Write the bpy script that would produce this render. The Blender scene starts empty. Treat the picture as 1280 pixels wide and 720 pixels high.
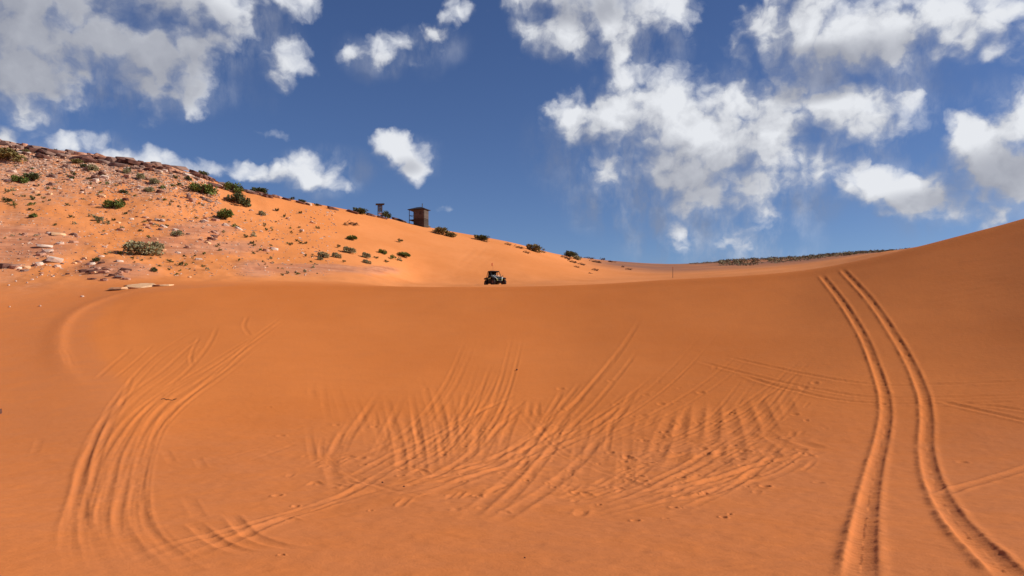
import bpy, bmesh, math, random
import numpy as np
from mathutils import Vector, Matrix, Euler

S = bpy.context.scene
COL = S.collection
R = math.radians
random.seed(11)
rng = np.random.default_rng(11)

# ------------------------------------------------------------------ camera, sun, sky, exposure
EYE = 1.7                    # eye height above the sand under the camera
FPX, HZN = 960.0, 440.0      # focal length and level line measured in the 1280 x 720 photograph
cam = bpy.data.cameras.new('camera')
cam.sensor_width = 36.0
cam.lens = 36.0 * FPX / 1280.0
cam.shift_y = (HZN - 360.0) / 1280.0
cam.clip_start = 0.1
cam.clip_end = 9000.0
camo = bpy.data.objects.new('camera', cam)
COL.objects.link(camo)
camo.location = (0, 0, EYE)
camo.rotation_euler = (R(90), 0, 0)
S.camera = camo

SUN_AZ, SUN_EL = R(92), R(31)      # azimuth clockwise from straight ahead
sun = bpy.data.lights.new('sun', 'SUN')
sun.energy = 4.9
sun.angle = R(0.6)
sun.color = (1.0, 0.95, 0.87)
suno = bpy.data.objects.new('sun', sun)
COL.objects.link(suno)
sv = Vector((math.sin(SUN_AZ) * math.cos(SUN_EL), math.cos(SUN_AZ) * math.cos(SUN_EL), math.sin(SUN_EL)))
suno.rotation_euler = sv.to_track_quat('Z', 'Y').to_euler()
suno.location = (60, 20, 80)

S.view_settings.view_transform = 'Standard'
S.view_settings.look = 'None'
S.view_settings.exposure = 0.14
S.view_settings.gamma = 1.0
S.view_settings.use_curve_mapping = False
S.render.engine = 'CYCLES'
S.cycles.max_bounces = 5
S.cycles.diffuse_bounces = 2

# ------------------------------------------------------------------ node helpers
class NT:
    def __init__(s, nt):
        s.nt = nt
        s.L = nt.links
    def n(s, typ, **kw):
        nd = s.nt.nodes.new(typ)
        for k, v in kw.items():
            setattr(nd, k, v)
        return nd
    def put(s, sock, v):
        if isinstance(v, bpy.types.NodeSocket):
            s.L.new(v, sock)
        else:
            sock.default_value = v
    def m(s, op, a, b=0.0, c=0.0, clamp=False):
        nd = s.n('ShaderNodeMath', operation=op, use_clamp=clamp)
        s.put(nd.inputs[0], a)
        s.put(nd.inputs[1], b)
        s.put(nd.inputs[2], c)
        return nd.outputs[0]
    def vm(s, op, a, b=(0, 0, 0), c=(0, 0, 0)):
        nd = s.n('ShaderNodeVectorMath', operation=op)
        s.put(nd.inputs[0], a)
        s.put(nd.inputs[1], b)
        if op == 'MULTIPLY_ADD':
            s.put(nd.inputs[2], c)
        return nd.outputs['Value'] if op in ('LENGTH', 'DOT_PRODUCT', 'DISTANCE') else nd.outputs[0]
    def ramp(s, v, a, b, lo=0.0, hi=1.0, smooth=True):
        nd = s.n('ShaderNodeMapRange', interpolation_type='SMOOTHSTEP' if smooth else 'LINEAR', clamp=True)
        s.put(nd.inputs['Value'], v)
        nd.inputs['From Min'].default_value = a
        nd.inputs['From Max'].default_value = b
        nd.inputs['To Min'].default_value = lo
        nd.inputs['To Max'].default_value = hi
        return nd.outputs[0]
    def mix(s, f, a, b, blend='MIX'):
        nd = s.n('ShaderNodeMix', data_type='RGBA', blend_type=blend)
        s.put(nd.inputs[0], f)
        for sock, v in ((nd.inputs[6], a), (nd.inputs[7], b)):
            if isinstance(v, bpy.types.NodeSocket):
                s.L.new(v, sock)
            else:
                sock.default_value = (*v, 1) if len(v) == 3 else v
        return nd.outputs[2]
    def noise(s, vec, scale, detail=4.0, rough=0.55, dist=0.0, out=0, lac=2.0):
        nd = s.n('ShaderNodeTexNoise', noise_dimensions='3D')
        s.put(nd.inputs['Vector'], vec)
        nd.inputs['Scale'].default_value = scale
        nd.inputs['Detail'].default_value = detail
        nd.inputs['Roughness'].default_value = rough
        nd.inputs['Lacunarity'].default_value = lac
        nd.inputs['Distortion'].default_value = dist
        return nd.outputs[out]

# ------------------------------------------------------------------ world: sky and clouds by direction
def sky_angles(px, py):
    u = (px - 640.0) / FPX
    return math.atan(u), math.atan((HZN - py) / FPX * math.cos(math.atan(u)))

world = bpy.data.worlds.new('World')
S.world = world
world.use_nodes = True
w = NT(world.node_tree)
for nd in list(w.nt.nodes):
    w.nt.nodes.remove(nd)
sky = w.n('ShaderNodeTexSky', sky_type='NISHITA')
sky.sun_disc = False
sky.sun_elevation = SUN_EL
sky.sun_rotation = SUN_AZ
sky.altitude = 1400
sky.air_density = 0.9
sky.dust_density = 0.25
sky.ozone_density = 3.0
tc = w.n('ShaderNodeTexCoord').outputs['Generated']
sep = w.n('ShaderNodeSeparateXYZ')
w.L.new(tc, sep.inputs[0])
az = w.m('ARCTAN2', sep.outputs[0], sep.outputs[1])
el = w.m('ARCSINE', sep.outputs[2])
cmb = w.n('ShaderNodeCombineXYZ')
w.L.new(az, cmb.inputs[0])
w.L.new(el, cmb.inputs[1])
ang0 = cmb.outputs[0]

# cumulus heaps: centre x, y and half sizes as measured, weight
CLOUDS = [
    (60, 15, 200, 100, 1.25), (180, 62, 105, 62, 1.15), (232, 20, 85, 75, 1.1), (236, 100, 34, 40, .8), (-20, 60, 150, 66, 1.15),
    (296, 18, 48, 32, .7), (358, 74, 36, 34, .8), (366, 4, 34, 22, .8), (120, 118, 60, 24, .6),
    (492, 62, 62, 22, .55), (520, 72, 26, 14, .6), (541, 38, 24, 12, .62), (570, 15, 26, 18, .66), (447, 60, 18, 10, .62),
    (745, 16, 125, 54, 1.1), (676, 40, 52, 34, .85), (775, 45, 46, 34, .9), (830, 18, 40, 34, .7), (715, 50, 45, 28, .95),
    (1000, 18, 95, 62, 1.15), (1095, 38, 130, 56, 1.2), (1185, 50, 84, 38, .95), (1262, 58, 70, 26, .75), (955, 62, 46, 44, .75),
    (1015, 85, 70, 34, .75), (1270, 20, 24, 20, .6),
    (803, 138, 96, 72, 1.3), (812, 102, 44, 36, 1.0), (735, 150, 58, 50, 1.05), (860, 188, 150, 84, 1.4), (965, 150, 115, 70, 1.3),
    (1045, 148, 95, 58, 1.2), (948, 108, 48, 36, .8), (898, 238, 90, 56, 1.1), (848, 281, 26, 14, .75), (925, 262, 44, 18, .65),
    (990, 200, 90, 52, 1.05), (1095, 134, 50, 26, .75), (905, 292, 70, 34, .42), (775, 215, 60, 40, .6),
    (1130, 228, 90, 34, 1.15), (1218, 188, 46, 48, 1.2), (1245, 226, 105, 56, 1.2), (1295, 160, 56, 60, .8), (1180, 234, 100, 36, 1.15),
    (1105, 268, 13, 9, .7), (1300, 120, 30, 30, .5),
    (499, 184, 44, 26, 1.0), (513, 206, 24, 22, .72), (388, 216, 42, 30, 1.0), (325, 207, 54, 17, .72), (433, 236, 20, 15, .6),
    (95, 172, 48, 18, .75), (205, 201, 76, 17, .85), (2, 168, 22, 16, .85), (340, 162, 20, 9, .5), (555, 262, 12, 8, .35),
]
# thick cloud bellies that the sun does not reach: the air above them is deep in the cloud
BELLY = [(85, 42, 235, 82, 1.5), (1015, 92, 72, 36, 1.2), (1250, 222, 70, 40, .75), (730, 8, 90, 26, .8), (870, 235, 110, 50, .5), (1085, 66, 90, 26, .55),
         (1180, 250, 100, 18, .6), (180, 100, 90, 24, .7), (790, 196, 90, 36, .4), (510, 208, 26, 14, .5)]

def blob_field(nt, P, items):
    acc = None
    for cx, cy, rx, ry, wt in items:
        a, e = sky_angles(cx, cy)
        sx, sy = FPX / rx * 1.0, FPX / ry
        q = nt.vm('MULTIPLY_ADD', P, (sx, sy, 0), (-a * sx, -e * sy, 0))
        d = nt.vm('DOT_PRODUCT', q, q)
        f = nt.m('MULTIPLY_ADD', d, -0.95 * wt, wt)
        acc = f if acc is None else nt.m('SMOOTH_MAX', acc, f, 0.25)
    return acc

# group: density of cloud at (angles, direction)
g = bpy.data.node_groups.new('cloud_density', 'ShaderNodeTree')
g.interface.new_socket('Angles', in_out='INPUT', socket_type='NodeSocketVector')
g.interface.new_socket('Density', in_out='OUTPUT', socket_type='NodeSocketFloat')
gn = NT(g)
gi = gn.n('NodeGroupInput').outputs[0]
go = gn.n('NodeGroupOutput')
warp1 = gn.noise(gi, 9.0, 3, .5, out=1)
warp2 = gn.noise(gi, 34.0, 4, .55, out=1)
wv = gn.vm('MULTIPLY_ADD', warp1, (0.05, 0.045, 0), (-0.025, -0.0225, 0))
wv2 = gn.vm('MULTIPLY_ADD', warp2, (0.028, 0.028, 0), (-0.014, -0.014, 0))
P = gn.vm('ADD', gn.vm('ADD', gi, wv), wv2)
bf = blob_field(gn, P, CLOUDS)
bf = gn.m('MAXIMUM', bf, -0.75)
sp2 = gn.n('ShaderNodeSeparateXYZ')
gn.L.new(gi, sp2.inputs[0])
# beyond the part of the sky in the photograph: the same kind of scattered cumulus goes on
out_az = gn.ramp(gn.m('ABSOLUTE', sp2.outputs[0]), R(37), R(44))
out_el = gn.ramp(sp2.outputs[1], R(27), R(33))
outm = gn.m('MAXIMUM', out_az, out_el)
wide = gn.noise(gi, 3.2, 3, .5)
wide = gn.m('MULTIPLY_ADD', wide, 6.0, -3.6)
field = gn.n('ShaderNodeMix', data_type='FLOAT')
gn.L.new(outm, field.inputs[0])
gn.L.new(bf, field.inputs[2])
gn.L.new(wide, field.inputs[3])
field = gn.m('MINIMUM', field.outputs[0], 1.3)
puff = gn.noise(P, 15.0, 8, .54)
wisp = gn.noise(gn.vm('MULTIPLY', P, (1.0, 1.5, 1)), 42.0, 6, .62)
vor = gn.n('ShaderNodeTexVoronoi', voronoi_dimensions='3D', feature='F1')
gn.L.new(P, vor.inputs['Vector'])
vor.inputs['Scale'].default_value = 21.0
vor.inputs['Detail'].default_value = 2.0
vor.inputs['Roughness'].default_value = 0.55
field = gn.m('ADD', field, gn.m('MULTIPLY_ADD', vor.outputs['Distance'], -0.85, 0.80))
dn = gn.m('ADD', field, gn.m('MULTIPLY_ADD', puff, 1.9, -1.0))
dn = gn.m('ADD', dn, gn.m('MULTIPLY_ADD', wisp, 0.55, -0.28))
gn.L.new(dn, go.inputs[0])

def cdens(vec):
    nd = w.n('ShaderNodeGroup')
    nd.node_tree = g
    w.L.new(vec, nd.inputs[0])
    return nd.outputs[0]
d0 = cdens(ang0)
d1 = cdens(w.vm('ADD', ang0, (0.026, 0.024, 0)))
thin = w.ramp(d0, 0.1, 1.2)
grad = w.m('SUBTRACT', d0, d1)
lit = w.m('MULTIPLY_ADD', grad, 0.62, 0.57, clamp=True)
edge = w.m('MULTIPLY_ADD', w.ramp(grad, -0.7, 0.5), -1.00, 1.95)      # sunlit tops are crisp, the lee side frays out
al = w.m('DIVIDE', w.m('ADD', d0, 0.02), edge, clamp=True)
alpha = w.ramp(al, 0.0, 1.0)
alpha = w.m('MULTIPLY', alpha, w.ramp(el, R(1.5), R(7), 0.35, 1.0))
# thin veils of cloud and falling rain streaks
VEIL = [(905, 300, 110, 60, 1.1), (880, 225, 200, 100, 1.15), (1050, 150, 120, 80, 1.0), (1225, 205, 150, 90, .7), (760, 180, 110, 80, .6), (1060, 84, 170, 50, .8), (110, 100, 210, 56, .7),
        (500, 66, 90, 34, .45), (290, 40, 90, 60, .55), (790, 50, 110, 44, .6), (400, 222, 70, 34, .55), (100, 182, 80, 24, .6), (505, 200, 50, 36, .5), (240, 96, 50, 60, .5)]
vw = w.vm('ADD', ang0, w.vm('MULTIPLY_ADD', w.noise(ang0, 6.0, 4, .6, out=1), (.12, .10, 0), (-.06, -.05, 0)))
veil = w.ramp(blob_field(w, vw, VEIL), 0.0, 0.8)
streak = w.noise(w.vm('MULTIPLY', ang0, (1.0, .45, 1)), 22.0, 6, .62)
veil = w.m('MULTIPLY', veil, w.ramp(streak, .36, .72, .0, .62))
alpha = w.m('MAXIMUM', alpha, veil)
belly = w.m('MAXIMUM', blob_field(w, ang0, BELLY), 0.0)
belly = w.m('MULTIPLY', w.ramp(belly, 0.0, 0.75), thin)
shade = w.m('MULTIPLY', lit, w.m('MULTIPLY_ADD', belly, -0.7, 1.0))
cl_col = w.mix(shade, (3.6, 3.85, 4.8), (10.9, 11.2, 11.8))
# colour of the clear air
hs = w.n('ShaderNodeHueSaturation')
hs.inputs['Hue'].default_value = 0.512
hs.inputs['Saturation'].default_value = 1.12
hs.inputs['Value'].default_value = 1.25
w.L.new(sky.outputs[0], hs.inputs['Color'])
final = w.mix(alpha, hs.outputs[0], cl_col)
bg = w.n('ShaderNodeBackground')
w.L.new(final, bg.inputs['Color'])
bg.inputs['Strength'].default_value = 0.066
wo = w.n('ShaderNodeOutputWorld')
w.L.new(bg.outputs[0], wo.inputs['Surface'])
world.cycles.sampling_method = 'MANUAL'
world.cycles.sample_map_resolution = 512

# ------------------------------------------------------------------ object helpers
def tag(o, label=None, cat=None, group=None, kind=None):
    if label: o['label'] = label
    if cat: o['category'] = cat
    if group: o['group'] = group
    if kind: o['kind'] = kind
    return o

def link(name, data, parent=None):
    o = bpy.data.objects.new(name, data)
    COL.objects.link(o)
    if parent is not None:
        o.parent = parent
    return o

def empty(name, loc, rz=0.0):
    o = link(name, None)
    o.location = loc
    o.rotation_euler = (0, 0, rz)
    o.empty_display_size = 0.3
    return o

class MB:
    def __init__(s):
        s.v, s.f = [], []
    def add(s, vs, fs):
        k = len(s.v)
        s.v += [tuple(x) for x in vs]
        s.f += [tuple(i + k for i in q) for q in fs]
    def box(s, c, d, rot=None, taper=1.0):
        x, y, z = d[0] / 2, d[1] / 2, d[2] / 2
        vs = [Vector((sx * x * (taper if sz > 0 else 1), sy * y * (taper if sz > 0 else 1), sz * z)) for sz in (-1, 1) for sy in (-1, 1) for sx in (-1, 1)]
        if rot is not None:
            m = Euler(rot).to_matrix()
            vs = [m @ q for q in vs]
        s.add([q + Vector(c) for q in vs], [(0, 2, 3, 1), (4, 5, 7, 6), (0, 1, 5, 4), (2, 6, 7, 3), (0, 4, 6, 2), (1, 3, 7, 5)])
    def tube(s, p0, p1, r0, r1=None, n=6):
        r1 = r0 if r1 is None else r1
        p0, p1 = Vector(p0), Vector(p1)
        d = (p1 - p0).normalized()
        a = d.orthogonal().normalized()
        b = d.cross(a)
        vs = [p + (a * math.cos(6.2832 * i / n) + b * math.sin(6.2832 * i / n)) * r for p, r in ((p0, r0), (p1, r1)) for i in range(n)]
        fs = [(i, (i + 1) % n, n + (i + 1) % n, n + i) for i in range(n)]
        fs += [tuple(range(n - 1, -1, -1)), tuple(range(n, 2 * n))]
        s.add(vs, fs)
    def path(s, pts, r, n=6):
        for a, b in zip(pts, pts[1:]):
            s.tube(a, b, r, r, n)
    def prism(s, poly, y0, y1):       # poly in x,z pushed along y
        n = len(poly)
        s.add([(p[0], y0, p[1]) for p in poly] + [(p[0], y1, p[1]) for p in poly],
              [tuple(range(n)), tuple(range(2 * n - 1, n - 1, -1))] + [((i + 1) % n, i, n + i, n + (i + 1) % n) for i in range(n)])
    def lathe(s, prof, c, axis='Y', n=20):   # prof: (radius, offset along axis)
        vs, fs = [], []
        for r, h in prof:
            for i in range(n):
                a = 6.2832 * i / n
                p = (math.cos(a) * r, h, math.sin(a) * r) if axis == 'Y' else (math.cos(a) * r, math.sin(a) * r, h)
                vs.append((p[0] + c[0], p[1] + c[1], p[2] + c[2]))
        for k in range(len(prof) - 1):
            for i in range(n):
                fs.append((k * n + i, k * n + (i + 1) % n, (k + 1) * n + (i + 1) % n, (k + 1) * n + i))
        s.add(vs, fs)
    def mesh(s, name, m, smooth=False):
        me = bpy.data.meshes.new(name)
        me.from_pydata(s.v, [], s.f)
        bm = bmesh.new(); bm.from_mesh(me)
        bmesh.ops.recalc_face_normals(bm, faces=bm.faces)
        bm.to_mesh(me); bm.free()
        if m: me.materials.append(m)
        if smooth:
            me.polygons.foreach_set('use_smooth', [True] * len(me.polygons))
        return me
    def build(s, name, m, parent=None, smooth=False):
        return link(name, s.mesh(name, m, smooth), parent)

# ------------------------------------------------------------------ materials
def mat(name, col, rough=0.9, var=0.18, scale=3.0, bump=0.0, bscale=12.0, spec=0.2, metal=0.0, col2=None, obj=True):
    m = bpy.data.materials.new(name)
    m.use_nodes = True
    t = NT(m.node_tree)
    b = t.nt.nodes['Principled BSDF']
    tcn = t.n('ShaderNodeTexCoord')
    vec = tcn.outputs['Object'] if obj else t.n('ShaderNodeNewGeometry').outputs['Position']
    n1 = t.noise(vec, scale, 5, .6)
    c2 = col2 or tuple(min(1, c * (1 + 2 * var)) for c in col)
    c1 = col if col2 else tuple(c * (1 - 1.2 * var) for c in col)
    t.L.new(t.mix(t.ramp(n1, .32, .68), c1, c2), b.inputs['Base Color'])
    b.inputs['Roughness'].default_value = rough
    b.inputs['Specular IOR Level'].default_value = spec
    b.inputs['Metallic'].default_value = metal
    if bump:
        bp = t.n('ShaderNodeBump')
        bp.inputs['Strength'].default_value = bump
        bp.inputs['Distance'].default_value = 0.05
        t.L.new(t.noise(vec, bscale, 6, .65), bp.inputs['Height'])
        t.L.new(bp.outputs[0], b.inputs['Normal'])
    return m

M = {
    'pale': mat('pale_sandstone', (.58, .42, .32), col2=(.76, .56, .42), bump=.6, bscale=5),
    'cream': mat('cream_sandstone', (.68, .37, .175), col2=(.80, .48, .26), bump=.5, bscale=5),
    'pink': mat('pink_sandstone', (.36, .165, .10), col2=(.56, .30, .195), bump=.6, bscale=5),
    'dark': mat('dark_red_sandstone', (.085, .036, .027), col2=(.21, .092, .062), bump=.7, bscale=4),
    'grey': mat('weathered_brown_sandstone', (.17, .10, .075), col2=(.33, .20, .15), bump=.7, bscale=4),
    'leaf_green': mat('green_leaves', (.090, .125, .022), col2=(.16, .195, .045), scale=5, rough=.7),
    'leaf_dark': mat('dark_green_leaves', (.060, .075, .026), col2=(.12, .125, .048), scale=5, rough=.7),
    'leaf_grey': mat('grey_green_leaves', (.22, .20, .095), col2=(.38, .33, .18), scale=5, rough=.8),
    'leaf_olive': mat('olive_leaves', (.14, .115, .035), col2=(.26, .20, .075), scale=5, rough=.8),
    'twig': mat('dry_brush_wood', (.075, .042, .026), col2=(.15, .085, .05), scale=6),
    'stem': mat('shrub_wood', (.10, .065, .045), scale=6),
    'board': mat('weathered_boards', (.080, .060, .048), col2=(.14, .106, .085), scale=2.2, bump=.4, bscale=9),
    'board2': mat('dark_stained_boards', (.048, .034, .027), col2=(.09, .066, .052), scale=2.2, bump=.4, bscale=9),
    'roof': mat('dark_roofing', (.035, .030, .032), rough=.7),
    'metal': mat('grey_pipe_metal', (.06, .06, .065), rough=.7, metal=.2),
    'black': mat('black_plastic', (.012, .012, .013), rough=.6, var=.1, spec=.2),
    'green': mat('dark_green_plastic', (.012, .020, .014), rough=.6, var=.1, spec=.2),
    'lime': mat('lime_accent', (.62, .70, .25), rough=.4, var=.05, spec=.4),
    'lamp': mat('lamp_glass', (.80, .82, .74), rough=.15, var=.03, spec=.5),
    'rubber': mat('tyre_rubber', (.028, .020, .017), rough=.85, var=.2),
    'rim': mat('dusty_wheel_metal', (.17, .11, .09), rough=.5, metal=.4),
    'steel': mat('grey_steel_tube', (.05, .05, .055), rough=.5, metal=.3),
    'maroon': mat('dark_red_plastic', (.035, .014, .012), rough=.5, var=.1),
    'flag': mat('dark_orange_cloth', (.42, .10, .03), rough=.8, var=.1),
    'white': mat('white_board', (.62, .58, .56), rough=.7, var=.06),
}
gl = bpy.data.materials.new('windscreen_glass')
gl.use_nodes = True
gb = gl.node_tree.nodes['Principled BSDF']
gb.inputs['Base Color'].default_value = (.9, .92, .92, 1)
gb.inputs['Roughness'].default_value = .06
gb.inputs['Transmission Weight'].default_value = .9
gb.inputs['IOR'].default_value = 1.1
M['glass'] = gl

# ------------------------------------------------------------------ terrain
def vnoise(x, y, seed=0):
    xi, yi = np.floor(x).astype(np.int64), np.floor(y).astype(np.int64)
    xf, yf = x - xi, y - yi
    def h(a, b):
        n = (a * 374761393 + b * 668265263 + seed * 1442695041) & 0xFFFFFFFF
        n = ((n ^ (n >> 13)) * 1274126177) & 0xFFFFFFFF
        return ((n ^ (n >> 16)) & 0xFFFF) / 65535.0
    u, v = xf * xf * xf * (xf * (xf * 6 - 15) + 10), yf * yf * yf * (yf * (yf * 6 - 15) + 10)
    a = h(xi, yi) * (1 - u) + h(xi + 1, yi) * u
    b = h(xi, yi + 1) * (1 - u) + h(xi + 1, yi + 1) * u
    return (a * (1 - v) + b * v) * 2 - 1

def fbm(x, y, octv=4, seed=0, rough=.5):
    s, a, t = 0, 1.0, 0
    for k in range(octv):
        s = s + a * vnoise(x * 2 ** k + 17.3 * k, y * 2 ** k - 9.1 * k, seed + k)
        t += a
        a *= rough
    return s / t

def pchip_slopes(x, y):              # along the last axis
    h = np.diff(x, axis=-1)
    d = np.diff(y, axis=-1) / h
    m = np.zeros_like(y)
    w1 = 2 * h[..., 1:] + h[..., :-1]
    w2 = h[..., 1:] + 2 * h[..., :-1]
    same = d[..., 1:] * d[..., :-1] > 0
    with np.errstate(divide='ignore', invalid='ignore'):
        hm = (w1 + w2) / (w1 / d[..., :-1] + w2 / d[..., 1:])
    m[..., 1:-1] = np.where(same, hm, 0)
    m[..., 0], m[..., -1] = d[..., 0], d[..., -1]
    return m

def pchip_eval(x, y, m, q):          # x, y, m 1-D; q any
    i = np.clip(np.searchsorted(x, q, side='right') - 1, 0, len(x) - 2)
    h = x[i + 1] - x[i]
    t = np.clip((q - x[i]) / h, 0, 1)
    return ((1 + 2 * t) * (1 - t) ** 2) * y[i] + t * (1 - t) ** 2 * h * m[i] + t * t * (3 - 2 * t) * y[i + 1] + t * t * (t - 1) * h * m[i + 1]

# the lie of the land along bearings: (distance ahead, sight line) of floor, foot, mid slope, upper slope, crest, behind it,
# back slope, upper back slope, skyline, beyond
BEAR = {
    -700: [(14, 600), (22, 500), (32, 400), (42, 300), (51, 230), (60, 180), (75, 110), (98, 40), (118, -10), (150, 30)],
    -300: [(14, 612), (22, 540), (32, 455), (42, 380), (51, 325), (60, 283), (75, 228), (98, 160), (118, 112), (150, 130)],
    0: [(14, 612), (22, 540), (32, 466), (42, 406), (51, 364), (60, 339), (75, 298), (98, 230), (118, 178), (150, 192)],
    60: [(14, 612), (22, 536), (32, 461), (42, 402), (51, 363), (60, 340), (75, 300), (98, 238), (117, 187), (150, 200)],
    110: [(14, 610), (22, 532), (32, 458), (42, 400), (51, 363), (60, 342), (75, 305), (98, 245), (116, 194), (148, 206)],
    160: [(14.5, 605), (22, 530), (31, 465), (41, 407), (49, 364), (57, 347), (73, 312), (98, 250), (116, 201), (146, 212)],
    220: [(15, 600), (22, 535), (30.5, 468), (41, 402), (49.5, 359), (57, 349), (73, 319), (98, 258), (117, 210), (145, 222)],
    300: [(15, 598), (22, 535), (30, 470), (40, 405), (50, 357), (58, 351), (75, 326), (100, 276), (119, 237), (142, 246)],
    380: [(15, 600), (21.5, 540), (29, 478), (39.5, 409), (50, 357), (59, 353.5), (78, 333), (104, 286), (125, 252), (150, 262)],
    450: [(14.5, 603), (21, 545), (28.5, 484), (39, 412), (50, 358), (60, 356), (80, 339), (108, 298), (130, 265), (158, 275)],
    530: [(14, 606), (20.5, 550), (28, 488), (38.5, 414), (49, 358.4), (63, 359), (92, 354), (112, 311), (136, 283), (166, 292)],
    580: [(14, 607), (20, 553), (28, 490), (38, 415), (48.5, 358.6), (64, 360), (94, 355.5), (114, 318), (139, 292), (170, 303)],
    640: [(14, 608), (20, 555), (28, 490), (38, 415), (48, 358), (64, 360), (95, 356), (116, 325), (142, 303), (176, 314)],
    700: [(14, 610), (20, 556), (28, 490), (38, 414), (47.5, 356.6), (63, 358.8), (100, 352), (124, 331), (150, 318.5), (190, 324)],
    760: [(14, 611), (19.5, 558), (27.5, 489), (37, 414), (47, 354.3), (60, 356.5), (108, 349), (150, 333), (225, 325.5), (290, 330)],
    850: [(13.5, 614), (19, 561), (27, 488), (36, 412), (45.5, 349), (60, 352), (122, 343), (170, 335.5), (250, 330), (320, 333)],
    930: [(13.2, 617), (18.5, 563), (26.4, 487), (35, 411), (44, 345), (57, 347), (118, 338), (165, 332.8), (262, 324.5), (320, 331)],
    1000: [(13, 620), (18, 565), (26, 484), (34, 409), (43, 339.6), (56, 340.5), (112, 332.5), (155, 327.8), (262, 321.5), (320, 329)],
    1060: [(12.6, 624), (17.4, 570), (25, 486), (33, 403), (42, 329), (53, 329.5), (105, 323), (145, 320.6), (262, 316.5), (320, 322)],
    1130: [(12.2, 630), (16.8, 576), (24.3, 487), (32.4, 394), (41, 313), (51, 312.4), (72, 312.2), (110, 312.8), (255, 313.5), (320, 318)],
    1200: [(11.8, 634), (16, 583), (23.4, 488), (31.8, 384), (40.5, 295), (50.5, 298), (72, 303), (110, 306), (255, 310), (320, 316)],
    1280: [(11.2, 640), (15, 592), (22.4, 489), (31, 370), (40, 274), (50, 281), (72, 296), (110, 303), (255, 308), (320, 315)],
    1500: [(10.5, 640), (14, 590), (20, 475), (28, 330), (38, 212), (48, 226), (70, 260), (110, 285), (255, 300), (320, 310)],
    1900: [(10.5, 630), (14, 570), (20, 440), (28, 290), (38, 180), (48, 195), (70, 240), (110, 275), (255, 300), (320, 310)],
}
BACK = [(2.2, -1.7), (5, -1.7), (8.5, -1.6), (14, -1.3), (20, -.8), (28, 0), (38, 1.2), (46, 2.2), (48, 2.5), (62, 3.6), (85, 5), (116, 6.6), (150, 8), (200, 10), (3200, 60)]
th_k, lr_k, sl_k = [], [], []
for px in sorted(BEAR):
    u = (px - 640) / FPX
    q = math.sqrt(1 + u * u)
    rows = list(BEAR[px])
    (Ya, ya), (Yc, yc) = rows[3], rows[4]
    rows.insert(4, (Yc - 1.6, yc + 1.6 * (ya - yc) / (Yc - Ya) * .8))
    kn = [(2.2, -1.66 / 2.2), (5, -1.9 / 5), (8.5, -2.16 / 8.5)] + [(Y, (HZN - y) / FPX) for Y, y in rows] + [(3200, 0.012)]
    th_k.append(math.atan(u))
    lr_k.append([math.log(Y * q) for Y, s_ in kn])
    sl_k.append([s_ / q for Y, s_ in kn])
for a in (-180, -130, -95, 95, 130, 180):
    th_k.append(R(a))
    lr_k.append([math.log(r_) for r_, z in BACK])
    sl_k.append([z / r_ for r_, z in BACK])
o_ = np.argsort(th_k)
th_k, lr_k, sl_k = np.array(th_k)[o_], np.array(lr_k)[o_], np.array(sl_k)[o_]

TH = np.concatenate([np.arange(-180, -42, 2.0), np.arange(-42, -36, .3), np.arange(-36, 36, .075), np.arange(36, 42, .3), np.arange(42, 180.01, 2.0)])
TH = np.radians(TH)
LR = np.concatenate([np.linspace(math.log(2.0), math.log(6.5), 60, endpoint=False), np.linspace(math.log(6.5), math.log(62), 520, endpoint=False),
                     np.linspace(math.log(62), math.log(265), 170, endpoint=False), np.linspace(math.log(265), math.log(3200), 30)])
NR, NTH = len(LR), len(TH)
lr_c = np.stack([pchip_eval(th_k, lr_k[:, k], pchip_slopes(th_k, lr_k[:, k]), TH) for k in range(lr_k.shape[1])], 1)
sl_c = np.stack([pchip_eval(th_k, sl_k[:, k], pchip_slopes(th_k, sl_k[:, k]), TH) for k in range(lr_k.shape[1])], 1)
dense = np.nonzero((TH > R(-35.9)) & (TH < R(35.9)))[0]
def smooth_th(A_, sg):
    kx = np.arange(-3 * sg, 3 * sg + 1); kw = np.exp(-.5 * (kx / sg) ** 2); kw /= kw.sum()
    for k in range(A_.shape[1]):
        sg_ = A_[dense, k]
        A_[dense, k] = np.convolve(np.pad(sg_, 3 * sg, mode='reflect', reflect_type='odd'), kw, mode='valid')
    return A_
lr_c[:, :9], sl_c[:, :9] = smooth_th(lr_c[:, :9].copy(), 24), smooth_th(sl_c[:, :9].copy(), 24)
lr_c[:, 9:], sl_c[:, 9:] = smooth_th(lr_c[:, 9:].copy(), 10), smooth_th(sl_c[:, 9:].copy(), 10)
ms = pchip_slopes(lr_c, sl_c)
SLO = np.empty((NR, NTH))
for j in range(NTH):
    SLO[:, j] = pchip_eval(lr_c[j], sl_c[j], ms[j], LR)
RAD = np.exp(LR)[:, None] * np.ones((1, NTH))
X = RAD * np.sin(TH)[None, :]
Y = RAD * np.cos(TH)[None, :]
Z = SLO * RAD                       # relative to the eye
# where each spot of ground lies in the photograph (used only to look up what kind of ground it is)
PX = np.where(Y > 1, 640 + FPX * X / np.maximum(Y, 1), np.where(X > 0, 3000, -3000))
PY = np.where(Y > 1, HZN - FPX * Z / np.maximum(Y, 1), 3000)

def sstep(a, b, v):
    t = np.clip((v - a) / (b - a), 0, 1)
    return t * t * (3 - 2 * t)

def ell(cx, cy, rx, ry, soft=.5):
    d = np.sqrt(((PX - cx) / rx) ** 2 + ((PY - cy) / ry) ** 2)
    return 1 - sstep(1 - soft, 1 + soft, d + .45 * nz6)

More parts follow.
